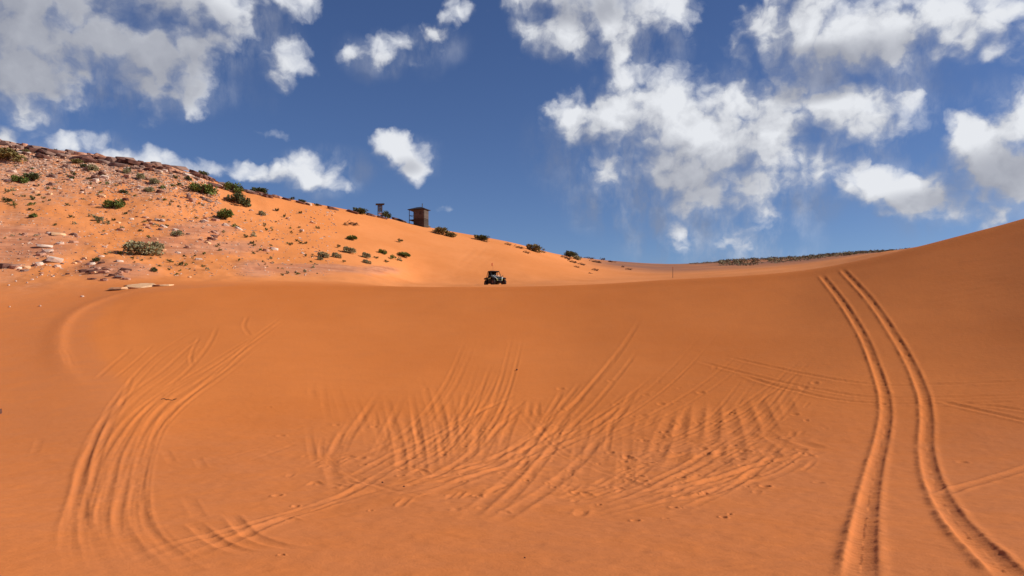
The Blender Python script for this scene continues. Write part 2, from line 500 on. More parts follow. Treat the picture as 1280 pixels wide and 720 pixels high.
far = sstep(52, 70, RAD)
nz6 = fbm(X / 3.0, Y / 3.0, 4, 5)
nz20 = fbm(X / 14.0, Y / 14.0, 4, 9)
hill = sstep(420, 250, PX) * sstep(54, 72, RAD) * (Y > 5)           # stony hillside
Z += .05 * nz20 * sstep(4, 12, RAD) * (1 - far) + .012 * fbm(X / 1.7, Y / 1.7, 3, 3) * sstep(3, 9, RAD) * (1 - .5 * far)
Z += far * (.35 * nz20 + .12 * nz6) * sstep(150, 60, RAD)
Z += hill * (.40 * fbm(X / 5, Y / 5, 4, 21) + .12 * fbm(X / 1.3, Y / 1.3, 3, 23))
# bare bedrock sheets
bed = np.zeros_like(Z)
for e in [(20, 302, 74, 22), (-60, 300, 80, 40), (262, 311, 70, 9), (205, 304, 40, 8), (400, 337, 80, 6), (318, 338, 26, 9), (140, 341, 44, 11), (470, 338, 26, 5), (250, 287, 36, 9), (50, 316, 46, 12)]:
    bed = np.maximum(bed, ell(*e))
bed *= sstep(50, 56, RAD) * (Y > 5)
strata = Z * 2.2 + .5 * nz6
Z += bed * (.16 + .13 * (np.abs((strata % 1) * 2 - 1) - .5))
rub = hill * np.clip(sstep(262, 205, PY - .0 * PX) * .8 + .25 + .7 * fbm(X / 4, Y / 4, 4, 31), 0, 1) * sstep(340, 180, PX)
rub *= 1 - .75 * sstep(235, 262, PY - 0.08 * PX) * sstep(40, 70, PX)
dirt = sstep(120, 175, RAD) * sstep(700, 780, PX) * sstep(1180, 1120, PX)

Z0 = Z.copy()
RUNMAX = None
def grid_lookup(A, x, y):
    t = np.arctan2(x, y); l = np.log(np.maximum(np.hypot(x, y), 2.01))
    j = int(np.clip(np.searchsorted(TH, t) - 1, 0, NTH - 2)); i = int(np.clip(np.searchsorted(LR, l) - 1, 0, NR - 2))
    a = (t - TH[j]) / (TH[j + 1] - TH[j]); b = (l - LR[i]) / (LR[i + 1] - LR[i])
    return (A[i, j] * (1 - a) + A[i, j + 1] * a) * (1 - b) + (A[i + 1, j] * (1 - a) + A[i + 1, j + 1] * a) * b

def ground(x, y):
    return grid_lookup(Z, x, y) + EYE

ELEV0 = Z0 / RAD
def at(px, py, last=False):
    """the spot of ground that a sight line through the photograph meets (the skyline if it passes above)"""
    u = (px - 640) / FPX
    t = math.atan(u)
    s_ = (HZN - py) / FPX / math.sqrt(1 + u * u)
    j = int(np.clip(np.searchsorted(TH, t) - 1, 0, NTH - 2))
    a = (t - TH[j]) / (TH[j + 1] - TH[j])
    e = ELEV0[:, j] * (1 - a) + ELEV0[:, j + 1] * a
    e = e[: int(np.searchsorted(LR, math.log(330)))]
    k = np.nonzero(e >= s_)[0]
    i = int(k[0]) if len(k) else int(np.argmax(e))
    if i > 0 and len(k):
        b = (s_ - e[i - 1]) / max(1e-9, e[i] - e[i - 1])
        l = LR[i - 1] + (LR[i] - LR[i - 1]) * float(np.clip(b, 0, 1))
    else:
        l = LR[i]
    r_ = math.exp(l)
    return r_ * math.sin(t), r_ * math.cos(t)

# ---------- wheel ruts, ridges and slides pressed into the sand
def catmull(P, step):
    P = np.array(P, float)
    P = np.vstack([2 * P[0] - P[1], P, 2 * P[-1] - P[-2]])
    out = []
    for i in range(1, len(P) - 2):
        n = max(2, int(np.linalg.norm(P[i + 1] - P[i]) / step))
        t = np.linspace(0, 1, n, endpoint=False)[:, None]
        a, b, c, d = P[i - 1], P[i], P[i + 1], P[i + 2]
        out.append(.5 * ((2 * b) + (-a + c) * t + (2 * a - 5 * b + 4 * c - d) * t ** 2 + (-a + 3 * b - 3 * c + d) * t ** 3))
    return np.vstack(out + [P[-2][None]])

def carve(pts, hw, depth, berm, clod=.4, fade=.12, asym=0.0, seed=0, gain=.13, tread=0.0):
    hw, depth, berm = hw * (.8 if gain > .3 else .66), depth * gain, berm * gain
    W = catmull([at(*p) for p in pts], .45)
    seg = np.linalg.norm(np.diff(W, axis=0), axis=1)
    arc = np.concatenate([[0], np.cumsum(seg)])
    pad = 3.2 * hw + .1
    tw, rw = np.arctan2(W[:, 0], W[:, 1]), np.hypot(W[:, 0], W[:, 1])
    def rngs(a, b):
        tt, rr = tw[a:b], rw[a:b]
        p_t = pad / max(2.0, rr.min())
        j0, j1 = np.searchsorted(TH, [tt.min() - p_t, tt.max() + p_t])
        i0, i1 = np.searchsorted(LR, [math.log(max(2.0, rr.min() - pad)), math.log(rr.max() + pad)])
        return i0, i1, j0, j1
    I0, I1, J0, J1 = rngs(0, len(W))
    D = np.full((I1 - I0, J1 - J0), 1e9); SG = np.zeros_like(D); AR = np.zeros_like(D)
    for a in range(0, len(W) - 1, 5):
        b = min(a + 6, len(W))
        i0, i1, j0, j1 = rngs(a, b)
        if i1 <= i0 or j1 <= j0: continue
        xs, ys = X[i0:i1, j0:j1], Y[i0:i1, j0:j1]
        sl = (slice(i0 - I0, i1 - I0), slice(j0 - J0, j1 - J0))
        d, sg, ar = D[sl], SG[sl], AR[sl]
        for k in range(a, b - 1):
            e = W[k + 1] - W[k]
            L2 = max(1e-9, e @ e)
            t = np.clip(((xs - W[k, 0]) * e[0] + (ys - W[k, 1]) * e[1]) / L2, 0, 1)
            dx, dy = xs - W[k, 0] - t * e[0], ys - W[k, 1] - t * e[1]
            dd = np.hypot(dx, dy)
            m_ = dd < d
            d[m_] = dd[m_]
            sg[m_] = np.sign(e[0] * dy - e[1] * dx)[m_]
            ar[m_] = (arc[k] + t * seg[k])[m_]
        D[sl], SG[sl], AR[sl] = d, sg, ar
    ok = D < pad
    sx = D / hw
    f = np.clip(AR / (fade * arc[-1] + 1e-6), 0, 1) * np.clip((arc[-1] - AR) / (fade * arc[-1] + 1e-6), 0, 1)
    nzv = .5 * vnoise(AR * 1.7 + 31 * seed, SG * 7.7, seed + 50) + .5 * vnoise(AR * 5.1 + 31 * seed, SG * 7.7, seed + 51)
    nz2 = fbm(X[I0:I1, J0:J1] * 6.5, Y[I0:I1, J0:J1] * 6.5, 2, seed + 80, .7)
    prof = -depth * np.exp(-(1.1 * sx) ** 2.6) * (1 + .5 * nzv * min(1, clod * 2))
    if tread:
        prof += tread * np.sin(AR * 6.2832 / .17 + 1.3 * np.abs(sx)) * np.exp(-sx ** 4) * (.5 + .5 * nz2)
    prof += berm * np.exp(-((sx - 1.45) / np.where(sx < 1.45, .33, .62)) ** 2) * (1 + clod * (nzv + .8 * nz2)) * (1 + asym * SG)
    Z[I0:I1, J0:J1] += np.where(ok, prof * f, 0)

z8 = lambda *p: [(800 + x * .583, 300 + y * .583) for x, y in p]
z7 = lambda *p: [(400 + x * .4725, 380 + y * .4725) for x, y in p]
z6 = lambda *p: [(x * .5, 360 + y * .5) for x, y in p]
# the fresh pair up the right-hand dune
carve(z8((388, 74), (440, 142), (478, 205), (503, 265), (522, 322), (528, 372), (520, 425), (506, 482), (494, 540), (484, 600), (477, 660), (470, 735)), .175, .10, .105, .62, .02, seed=1, gain=.215, tread=.009, asym=-.18)
carve(z8((433, 62), (502, 140), (567, 240), (604, 320), (615, 380), (614, 440), (624, 500), (650, 560), (694, 622), (752, 680), (815, 740)), .175, .10, .105, .62, .02, seed=2, gain=.215, tread=.009, asym=-.18)
# tracks across the right-hand dune
for i, p in enumerate([((210, 285), (280, 310), (340, 325), (420, 342), (500, 350), (600, 352), (860, 344)), ((120, 258), (200, 280), (290, 302), (380, 320), (480, 336), (600, 338), (860, 330)),
                       ((180, 248), (330, 283), (440, 303), (540, 312), (660, 309), (860, 300)), ((640, 345), (730, 366), (860, 395)), ((640, 548), (720, 522), (860, 478)), ((690, 350), (770, 358), (860, 372)),
                       ((20, 545), (140, 520), (260, 482), (400, 452)), ((0, 565), (120, 553), (250, 500))]):
    carve(z8(*p), .15, .045, .06, .4, .1, seed=10 + i, gain=.27)
# old ripples high on the right-hand dune
for i in range(9):
    y0 = 300 + i * 7
    carve([(1160 - 4 * i, y0 + 34), (1215, y0 + 21), (1290, y0 + 8)], .22, .03, .03, .2, .3, seed=30 + i)
# the fan of tracks down the left side of the bowl
for i, p in enumerate([
        ((725, 55), (650, 110), (560, 165), (480, 215), (400, 265), (330, 320), (270, 400), (240, 470), (215, 560), (225, 640), (270, 730)),
        ((718, 74), (640, 130), (560, 190), (490, 240), (410, 295), (370, 350), (345, 420), (320, 500), (305, 580), (330, 660), (410, 730)),
        ((705, 70), (600, 150), (520, 203), (430, 252), (360, 312), (302, 400), (278, 480), (255, 560), (262, 620), (310, 700)),
        ((650, 132), (570, 200), (470, 272), (402, 335), (367, 400), (347, 480), (345, 560), (372, 620), (440, 680), (520, 730)),
        ((560, 70), (480, 110), (400, 160), (340, 215), (280, 290), (240, 370), (210, 450), (185, 540), (170, 620), (190, 710)),
        ((550, 102), (480, 142), (400, 212), (330, 262), (260, 333), (222, 400), (190, 500)),
        ((640, 120), (540, 215), (440, 300), (390, 370)),
        ((330, 150), (285, 188), (240, 228)), ((385, 140), (330, 190), (280, 230)),
        ((545, 95), (520, 145), (470, 205), (400, 260)), ((500, 120), (478, 165), (480, 195)),
        ((620, 70), (610, 95), (625, 120)), ((330, 225), (310, 270), (300, 300)), ((250, 370), (215, 430), (200, 500), (195, 600))]):
    carve(z6(*p), .115 + .03 * (i % 2), .07, .055, .45, .12, seed=50 + i, gain=.13)
    if len(p) > 5:
        carve(z6(*[(x + 13 + 5 * (i % 3) + .012 * (y - 60), y + 5) for x, y in p]), .09 + .02 * (i % 3), .06, .05, .45, .2, seed=450 + i, gain=.10)
for i, p in enumerate([((480, 585), (535, 632), (600, 660), (660, 668)), ((575, 565), (620, 615), (700, 645), (800, 656)), ((470, 520), (490, 560), (500, 580)), ((380, 590), (430, 650), (500, 690)),
                       ((300, 700), (440, 640), (600, 600), (800, 540), (960, 480)), ((420, 690), (560, 640), (760, 560), (960, 500)), ((490, 420), (510, 455)), ((410, 400), (432, 440)),
                       ((150, 150), (170, 195)), ((160, 150), (185, 200)), ((100, 375), (85, 420)), ((560, 430), (620, 410), (700, 390)), ((600, 440), (700, 405), (760, 380))]):
    carve(z6(*p), .12, .05, .04, .5, .25, seed=70 + i, gain=.2 if i in (0, 1, 4, 5) else .08)
# hill-climb attempts in the middle of the bowl
for i, p in enumerate([
        ((850, 35), (790, 130), (720, 215), (650, 290), (590, 370), (520, 450), (430, 530), (370, 590)),
        ((842, 120), (780, 202), (720, 272), (660, 332), (600, 402), (545, 470), (450, 560)),
        ((800, 110), (740, 185), (680, 255), (600, 320), (520, 375), (400, 440), (250, 500)),
        ((836, 222), (780, 312), (720, 382), (650, 452), (560, 520), (450, 585)),
        ((520, 250), (450, 272), (380, 312), (300, 360), (200, 430), (80, 500), (-20, 545)),
        ((530, 280), (470, 330), (420, 382), (330, 442), (220, 492)),
        ((640, 375), (500, 430), (380, 470), (290, 505)), ((530, 235), (430, 280), (330, 330), (200, 395), (60, 470)),
        ((690, 205), (620, 290), (560, 370), (490, 440)), ((700, 240), (650, 300), (600, 380)), ((640, 230), (600, 300), (575, 350))]):
    carve(z7(*p), .13 + .03 * (i % 3 == 0), .075, .06, .4, .1, seed=100 + i)
grv = [((160, 225), (90, 330), (25, 450)), ((95, 290), (50, 370), (20, 470)), ((222, 240), (180, 330), (125, 430)), ((60, 330), (20, 420)), ((175, 240), (205, 360), (225, 475)), ((215, 270), (240, 370), (255, 480)),
       ((240, 230), (262, 350), (275, 470)), ((265, 190), (300, 300), (320, 440)), ((300, 210), (325, 320), (335, 470)), ((340, 230), (355, 340), (345, 460)), ((385, 200), (380, 320), (370, 440)),
       ((505, 185), (440, 300), (380, 400)), ((480, 250), (430, 330), (380, 430)), ((520, 260), (460, 350), (400, 440)), ((540, 240), (500, 330), (470, 420)), ((560, 250), (548, 310)), ((575, 250), (572, 300)),
       ((510, 360), (515, 440)), ((540, 370), (530, 440)), ((140, 260), (70, 360)), ((190, 320), (150, 420)), ((290, 330), (310, 480)), ((230, 330), (205, 470))]
for i, p in enumerate(grv):
    carve(z7(*p), .13 + .04 * random.random(), .085, .05, .5, .35, seed=130 + i, gain=random.uniform(.07, .15))
for i in range(60):
    x = random.choice([random.uniform(-40, 600), random.uniform(520, 1010)])
    y = random.uniform(200, 390) if x < 560 else random.uniform(230, 430)
    lean = (x - 300) * -.10 + random.uniform(-40, 30) if x < 560 else random.uniform(-45, 12)
    ln = random.uniform(50, 150)
    carve(z7((x, y), (x + lean * .5 + random.uniform(-4, 4), y + ln * .5), (x + lean, y + ln)), random.uniform(.08, .19), random.uniform(.04, .10), .05, .6, .4, seed=160 + i, gain=random.uniform(.04, .11))
z8g = [((72, 365), (40, 430)), ((100, 355), (75, 450)), ((128, 350), (118, 440)), ((160, 345), (150, 450)), ((190, 345), (215, 460)), ((215, 340), (255, 440)), ((250, 335), (290, 420)), ((310, 335), (325, 380)),
       ((140, 450), (135, 480)), ((205, 430), (210, 475)), ((270, 445), (290, 470)), ((245, 395), (345, 460)), ((60, 420), (10, 490)), ((95, 440), (60, 500)), ((180, 440), (175, 490)), ((330, 430), (400, 450))]
for i, p in enumerate(z8g):
    carve(z8(*p), .24, .11, .07, .5, .35, seed=210 + i, gain=random.uniform(.09, .16))
for i in range(26):       # long thin arcs criss-crossing the bowl
    x0, y0 = random.uniform(330, 860), random.uniform(560, 650)
    dx, dy = random.uniform(90, 330), random.uniform(50, 190)
    sgn = 1 if random.random() < .72 or x0 < 600 else -1
    dx = min(dx, 1010 - x0) if sgn > 0 else min(dx, x0 - 380)
    bow = random.uniform(.04, .22)
    for off in (0, random.uniform(9, 16)):
        carve([(x0 + off, y0 + off * .3), (x0 + off + sgn * dx * (.5 + bow), y0 + off * .3 - dy * .42), (x0 + off + sgn * dx, y0 + off * .3 - dy)], random.uniform(.08, .13), .05, .05, .5, .3, seed=400 + 2 * i + (off > 0), gain=random.uniform(.09, .19) if sgn > 0 else random.uniform(.03, .07))
# footprints and scuffs
for i in range(130):
    px = random.choice([random.uniform(330, 1010), random.gauss(860, 90)])
    fx, fy = at(px, random.gauss(575, 45) - max(0, px - 760) * .14)
    fr = math.hypot(fx, fy); ft = math.atan2(fx, fy); wd = random.uniform(.05, .12) * min(1.0, fr / 22.0)
    j0, j1 = np.searchsorted(TH, [ft - 3 * wd / fr, ft + 3 * wd / fr]); i0, i1 = np.searchsorted(LR, [math.log(fr - 3 * wd), math.log(fr + 3 * wd)])
    q2 = ((X[i0:i1, j0:j1] - fx) ** 2 + ((Y[i0:i1, j0:j1] - fy) * random.uniform(.6, 1)) ** 2) / wd ** 2
    Z[i0:i1, j0:j1] += random.uniform(.012, .03) * (-np.exp(-q2) + .55 * np.exp(-((np.sqrt(q2) - 1.5) / .4) ** 2))
# churned sand at the foot of the climb, long faint lines on the floor
for i in range(80):
    x = random.uniform(330, 1000)
    y = 610 - abs(x - 640) * .06 + random.gauss(0, 26) - (x > 760) * 30
    ln = random.uniform(6, 34)
    carve([(x, y), (x + ln * .5, y - ln * random.uniform(-.1, .35)), (x + ln, y - ln * random.uniform(-.1, .6))], random.uniform(.06, .12), .045, .04, .6, .35, seed=240 + i, gain=.22)
for i in range(22):
    x = random.uniform(450, 900); y = random.uniform(665, 722)
    ln = random.uniform(120, 420)
    carve([(x, y), (x + ln * .5, y - ln * .012), (x + ln, y - ln * .04)], random.uniform(.05, .10), .018, .016, .5, .3, seed=310 + i)
for i, p in enumerate([[(560, 345), (590, 325), (612, 305)], [(548, 344), (575, 327), (596, 308)], [(575, 348), (602, 330), (630, 312)], [(650, 345), (690, 338), (730, 334)], [(470, 342), (520, 330), (560, 318)]]):
    carve(p, .5, .10, .06, .3, .3, seed=340 + i)
# soft rim round the left end of the bowl
carve([(300, 359), (230, 361), (175, 368), (135, 384), (117, 404), (116, 428), (128, 452), (160, 478)], 1.5, .0, .34, .1, .35, asym=-.75, seed=360)
chop = np.exp(-(((PX - 650) / 300) ** 2 + ((PY - 600) / 45) ** 2)) + .6 * np.exp(-(((PX - 900) / 110) ** 2 + ((PY - 545) / 40) ** 2))
Z += chop * (.022 * fbm(X / .55, Y / .55, 3, 41) + .012 * np.abs(vnoise(X / .28, Y / .28, 43)))
Z += .010 * fbm(X / 1.6, Y / .42, 3, 46) * sstep(45, 20, RAD) * sstep(4, 8, RAD)
Z += .006 * fbm(X / .22, Y / .22, 2, 44) * sstep(40, 15, RAD)

me = bpy.data.meshes.new('sand_ground')
V = np.stack([X, Y, Z + EYE], -1).reshape(-1, 3)
V = np.vstack([V, [[0, 0, float(Z[0].mean() + EYE)]]]).astype(np.float32)
ii, jj = np.meshgrid(np.arange(NR - 1), np.arange(NTH - 1), indexing='ij')
a = (ii * NTH + jj).ravel()
quads = np.stack([a, a + 1, a + NTH + 1, a + NTH], 1)
tri = np.stack([np.full(NTH - 1, NR * NTH), np.arange(NTH - 1) + 1, np.arange(NTH - 1)], 1)
me.vertices.add(len(V)); me.vertices.foreach_set('co', V.ravel())
loops = np.concatenate([quads[:, ::-1].ravel(), tri[:, ::-1].ravel()]).astype(np.int32)
me.loops.add(len(loops)); me.loops.foreach_set('vertex_index', loops)
nq, ntr = len(quads), len(tri)
me.polygons.add(nq + ntr)
me.polygons.foreach_set('loop_start', np.concatenate([np.arange(nq) * 4, nq * 4 + np.arange(ntr) * 3]).astype(np.int32))
me.polygons.foreach_set('use_smooth', np.ones(nq + ntr, bool))
me.update(calc_edges=True)
me.validate()
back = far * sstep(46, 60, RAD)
x_lip = np.interp(PY, [340, 357, 361, 368, 384, 404, 428, 452, 478, 510, 560, 720], [330, 300, 230, 175, 135, 117, 116, 128, 150, 150, 120, 80])
floor_ = np.clip(sstep(505, 600, PY + 40 * nz20) + sstep(x_lip + 14, x_lip - 14, PX + 10 * nz6) * sstep(350, 360, PY), 0, 1) * (1 - .7 * back)
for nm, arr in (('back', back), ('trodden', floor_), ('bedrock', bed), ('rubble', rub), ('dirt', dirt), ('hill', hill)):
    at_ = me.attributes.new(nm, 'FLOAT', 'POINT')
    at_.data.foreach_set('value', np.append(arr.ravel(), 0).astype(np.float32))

sand = bpy.data.materials.new('orange_sand')
sand.use_nodes = True
t = NT(sand.node_tree)
b = t.nt.nodes['Principled BSDF']
pos = t.n('ShaderNodeNewGeometry').outputs['Position']
A = lambda nm: t.n('ShaderNodeAttribute', attribute_name=nm).outputs['Fac']
nA = t.noise(pos, .09, 4, .5)
nB = t.noise(pos, 1.1, 6, .62)
nC = t.noise(pos, 38.0, 3, .6)
c = t.mix(t.ramp(nA, .35, .65), (.640, .184, .039), (.700, .212, .049))
c = t.mix(t.m('MULTIPLY', t.ramp(nB, .40, .75), .35), c, (.620, .192, .052))
c = t.mix(t.m('MULTIPLY', t.ramp(nC, .35, .75), .22), c, (.50, .160, .045))
c = t.mix(t.m('MULTIPLY', A('trodden'), t.ramp(nB, .2, .75, .35, 1.0)), c, (.598, .192, .059))
c = t.mix(t.m('MULTIPLY', A('back'), t.ramp(nB, .2, .7, .75, 1.0)), c, t.mix(t.ramp(nA, .35, .65), (.710, .243, .070), (.770, .275, .088)))  # paler sand beyond the crest; part of its sunlit brightness is put in colour
# bedrock: banded pink
sz = t.n('ShaderNodeSeparateXYZ'); t.L.new(pos, sz.inputs[0])
wob = t.noise(pos, .25, 3, .5)
band = t.noise(t.vm('MULTIPLY', pos, (.12, .12, 2.6)), 1.0, 5, .6)
rock_c = t.mix(t.ramp(band, .35, .65), (.50, .185, .088), (.64, .275, .140))
rock_c = t.mix(t.m('MULTIPLY', t.ramp(nB, .5, .8), .5), rock_c, (.38, .15, .09))
rb = t.noise(pos, .9, 7, .7)
c = t.mix(t.m('MULTIPLY', A('rubble'), t.ramp(rb, .34, .58, .12, .95)), c, t.mix(t.ramp(t.noise(pos, 2.3, 4, .6), .4, .6), (.40, .18, .11), (.62, .36, .235)))
c = t.mix(t.m('MULTIPLY', A('bedrock'), t.ramp(nB, .25, .5, .7, 1.0)), c, rock_c)
c = t.mix(t.m('MULTIPLY', A('dirt'), t.ramp(t.noise(pos, .05, 5, .6), .35, .6, .5, .95)), c, (.30, .135, .082))
t.L.new(c, b.inputs['Base Color'])
b.inputs['Roughness'].default_value = .95
b.inputs['Specular IOR Level'].default_value = .08
b.inputs['Diffuse Roughness'].default_value = .15
bp = t.n('ShaderNodeBump'); bp.inputs['Strength'].default_value = .55; bp.inputs['Distance'].default_value = .035
hgt = t.m('ADD', t.m('MULTIPLY', t.noise(pos, 6.5, 6, .6), .55), t.m('MULTIPLY', nC, .25))
t.L.new(hgt, bp.inputs['Height'])
t.L.new(bp.outputs[0], b.inputs['Normal'])
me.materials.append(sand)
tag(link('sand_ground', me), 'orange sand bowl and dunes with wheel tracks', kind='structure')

# ------------------------------------------------------------------ labels
LAND = [('the wooden cabin', 524, 270), ('the roofed wooden stand', 475, 261), ('the wide grey-green shrub', 180, 311), ('the round bright green bush', 281, 268),
        ('the largest dark green bush', 250, 236), ('the lone dark green bush', 145, 254), ('the pale slab pile', 66, 316), ('the pink bedrock sheet', 20, 297),
        ('the paired green bushes', 33, 224), ('the sprawling skyline shrub', 10, 193), ('the cream rim slabs', 178, 359), ('the green tuft patch', 455, 319),
        ('the layered red outcrop', 132, 345), ('the dune buggy', 618, 350), ('the domed ridge bush', 668, 311), ('the dead brush mound', 713, 319),
        ('the grey skyline bush', 298, 250), ('the yellowish olive shrub', 96, 201), ('the twin skyline bush', 292, 236), ('the marker pole', 841, 343),
        ('the tilted dark slab group', 215, 290), ('the caprock shrub', 252, 215)]
USED = {}
def describe(px, py, head, group):
    ds = sorted(((math.hypot(px - x, (py - y) * 1.6), n, x, y) for n, x, y in LAND), key=lambda q: q[0])
    def rel(d):
        dist, n, x, y = d
        ux, uy = px - x, (y - py) * 1.6
        a = math.degrees(math.atan2(uy, ux)) % 360
        word = ['right of', 'up and right of', 'above', 'up and left of', 'left of', 'down and left of', 'below', 'down and right of'][int((a + 22.5) // 45) % 8]
        adv = 'right beside, ' if dist < 9 else 'just ' if dist < 20 else '' if dist < 45 else 'well '
        if dist < 9: return 'touching distance ' + word + ' ' + n
        return adv + word + ' ' + n
    lab = head + ' ' + rel(ds[0])
    nw = lambda q: len(q.replace(',', ' ').split())
    if nw(lab) > 16: lab = lab.replace('well ', '').replace('touching distance ', '')
    k = 1
    while lab in USED and k < 5:
        lab = head + ' ' + rel(ds[0]) + ', toward ' + ds[k][1]
        if nw(lab) > 16:
            lab = head + ' ' + rel(ds[0]).replace('well ', '').replace('just ', '') + ', near ' + ds[k][1].replace('the ', '')
        if nw(lab) > 16:
            lab = head + ' ' + rel(ds[0]).split(' of ')[0].replace('well ', '').replace('just ', '').replace('touching distance ', '') + (' of ' if ' of ' in rel(ds[0]) else ' ') + ds[0][1].replace('the ', '') + ' near ' + ds[k][1].split()[-2] + ' ' + ds[k][1].split()[-1]
        k += 1
    if lab in USED and USED[lab] != group:
        lab = lab.replace(head, head.split(' ')[0] + ' ' + head)
    USED[lab] = group
    return lab

# ------------------------------------------------------------------ shrubs
def leaf_mesh(name, seed, n, m, h=.62, lumps=9, lsz=.07, flat=1.0, thin=.4):
    r_ = random.Random(seed)
    cs = []
    for i in range(lumps):
        a = r_.uniform(0, 6.283); q = math.sqrt(r_.random()) * .36
        cs.append((math.cos(a) * q, math.sin(a) * q * flat, h * r_.uniform(.22, .62) * (1 - .9 * q), r_.uniform(.11, .2)))
    vs, fs = [], []
    for i in range(n):
        cx, cy, cz, cr = r_.choice(cs)
        d = Vector((r_.gauss(0, 1), r_.gauss(0, 1), r_.gauss(0, 1))).normalized()
        rr = cr * r_.uniform(.55, 1.12)
        p = Vector((cx, cy, cz)) + Vector((d.x * rr, d.y * rr, d.z * rr * .85))
        p.z = max(.01, p.z)
        ax = (d + Vector((r_.uniform(-.7, .7), r_.uniform(-.7, .7), r_.uniform(-.2, .9)))).normalized()
        sd = ax.cross(Vector((r_.uniform(-1, 1), r_.uniform(-1, 1), r_.uniform(-1, 1)))).normalized()
        L = lsz * r_.uniform(.7, 1.5)
        k = len(vs)
        vs += [p - ax * L * .5, p + sd * L * thin, p + ax * L * .6, p - sd * L * thin]
        fs += [(k, k + 1, k + 2), (k, k + 2, k + 3)]
    me_ = bpy.data.meshes.new(name)
    me_.from_pydata([tuple(v) for v in vs], [], fs)
    me_.materials.append(m)
    return me_

def stem_mesh(name, seed, m, n=9, h=.5, r0=.014, spread=.42):
    r_ = random.Random(seed)
    mb = MB()
    for i in range(n):
        a = r_.uniform(0, 6.283); q = r_.uniform(.2, 1) * spread
        p0 = (r_.uniform(-.03, .03), r_.uniform(-.03, .03), -.06)
        p1 = (math.cos(a) * q * .45, math.sin(a) * q * .45, h * r_.uniform(.3, .55))
        p2 = (math.cos(a) * q, math.sin(a) * q, h * r_.uniform(.55, 1.0))
        mb.tube(p0, p1, r0, r0 * .7, 4); mb.tube(p1, p2, r0 * .7, r0 * .25, 4)
    return mb.mesh(name, m)

def brush_mesh(name, seed, m, n=26):      # a low pile of bare branches half buried in sand
    r_ = random.Random(seed)
    mb = MB()
    for i in range(n):
        x = r_.uniform(-.48, .35); y = r_.uniform(-.2, .2)
        a = r_.gauss(0, .5); L = r_.uniform(.18, .45); up = r_.uniform(-.05, .28)
        p0 = Vector((x, y, r_.uniform(-.03, .08)))
        p1 = p0 + Vector((math.cos(a) * L * .5, math.sin(a) * L * .5, up * .6 + .03))
        p2 = p1 + Vector((math.cos(a) * L * .5, math.sin(a) * L * .4, -.02 - abs(up) * .3))
        rr = r_.uniform(.012, .028)
        mb.tube(p0, p1, rr, rr * .8, 4); mb.tube(p1, p2, rr * .8, rr * .3, 4)
    return mb.mesh(name, m)

KIND = {'g': ('leaf_green', 'bright green'), 'd': ('leaf_dark', 'dark green'), 'y': ('leaf_grey', 'grey-green'), 'o': ('leaf_olive', 'olive')}
BIG = {k: [leaf_mesh('foliage', 7 * i + ord(k), 1100, M[KIND[k][0]], lumps=14, lsz=.066, thin=.36) for i in range(3)] for k in KIND}
SMALL = {k: [leaf_mesh('tuft', 31 * i + ord(k), 110, M[KIND[k][0]], lumps=5, lsz=.17, thin=.25, h=.8) for i in range(3)] for k in KIND}
STEM = [stem_mesh('stem', i, M['stem']) for i in range(3)]
BRUSH = [brush_mesh('brush', i, M['twig']) for i in range(4)]

def slope_at(x, y):
    e = .8
    return (ground(x + e, y) - ground(x - e, y)) / (2 * e), (ground(x, y + e) - ground(x, y - e)) / (2 * e)

def shrub(px, py, wpx, hpx, k, label=None, group='shrubs on the stony hill', big=None, name='shrub', cat='shrub'):
    x, y = at(px, py)
    sx = 1.22 * wpx * y / FPX; sz = (1.5 if wpx >= 9 else 1.1) * hpx * y / FPX
    big = wpx >= 9 if big is None else big
    z = ground(x, y) - .04 * sz
    gx, gy = slope_at(x, y)
    if big:
        e = empty(name, (x, y, z), random.uniform(-.5, .5))
        f = link('foliage', random.choice(BIG[k]), e)
        f.scale = (sx, sx * .9, sz / .66)
        f.rotation_euler = (0, -math.atan(gx) * .8, 0)
        s_ = link('stem', random.choice(STEM), e)
        s_.scale = (sx, sx * .9, sz * 1.3)
    else:
        e = link(name, random.choice(SMALL[k]))
        e.location = (x, y, z)
        e.rotation_euler = (0, -math.atan(gx) * .6, random.uniform(-.6, .6))
        e.scale = (sx * 1.05, sx * .9, sz / .66)
    head = ('tiny ' if wpx < 5 else 'small ' if wpx < 9 else 'mid-sized ' if wpx < 16 else 'wide ') + KIND[k][1] + (' tuft' if not big else ' shrub')
    tag(e, label or describe(px, py, head, group), cat, group)
    return e

def brush(px, py, wpx, hpx, label=None, group='dead brush on the sand ridge'):
    x, y = at(px, py)
    o = link('dead_brush', random.choice(BRUSH))
    o.location = (x, y, ground(x, y) - .03)
    gx, gy = slope_at(x, y)
    s_ = wpx * y / FPX
    o.rotation_euler = (math.atan(gy) * .5, -math.atan(gx), random.uniform(-.2, .2))
    o.scale = (s_, s_ * .8, hpx * y / FPX / .30)
    tag(o, label or describe(px, py, ('small' if wpx < 9 else 'low') + ' dark dead brush', group), 'dead brush', group)

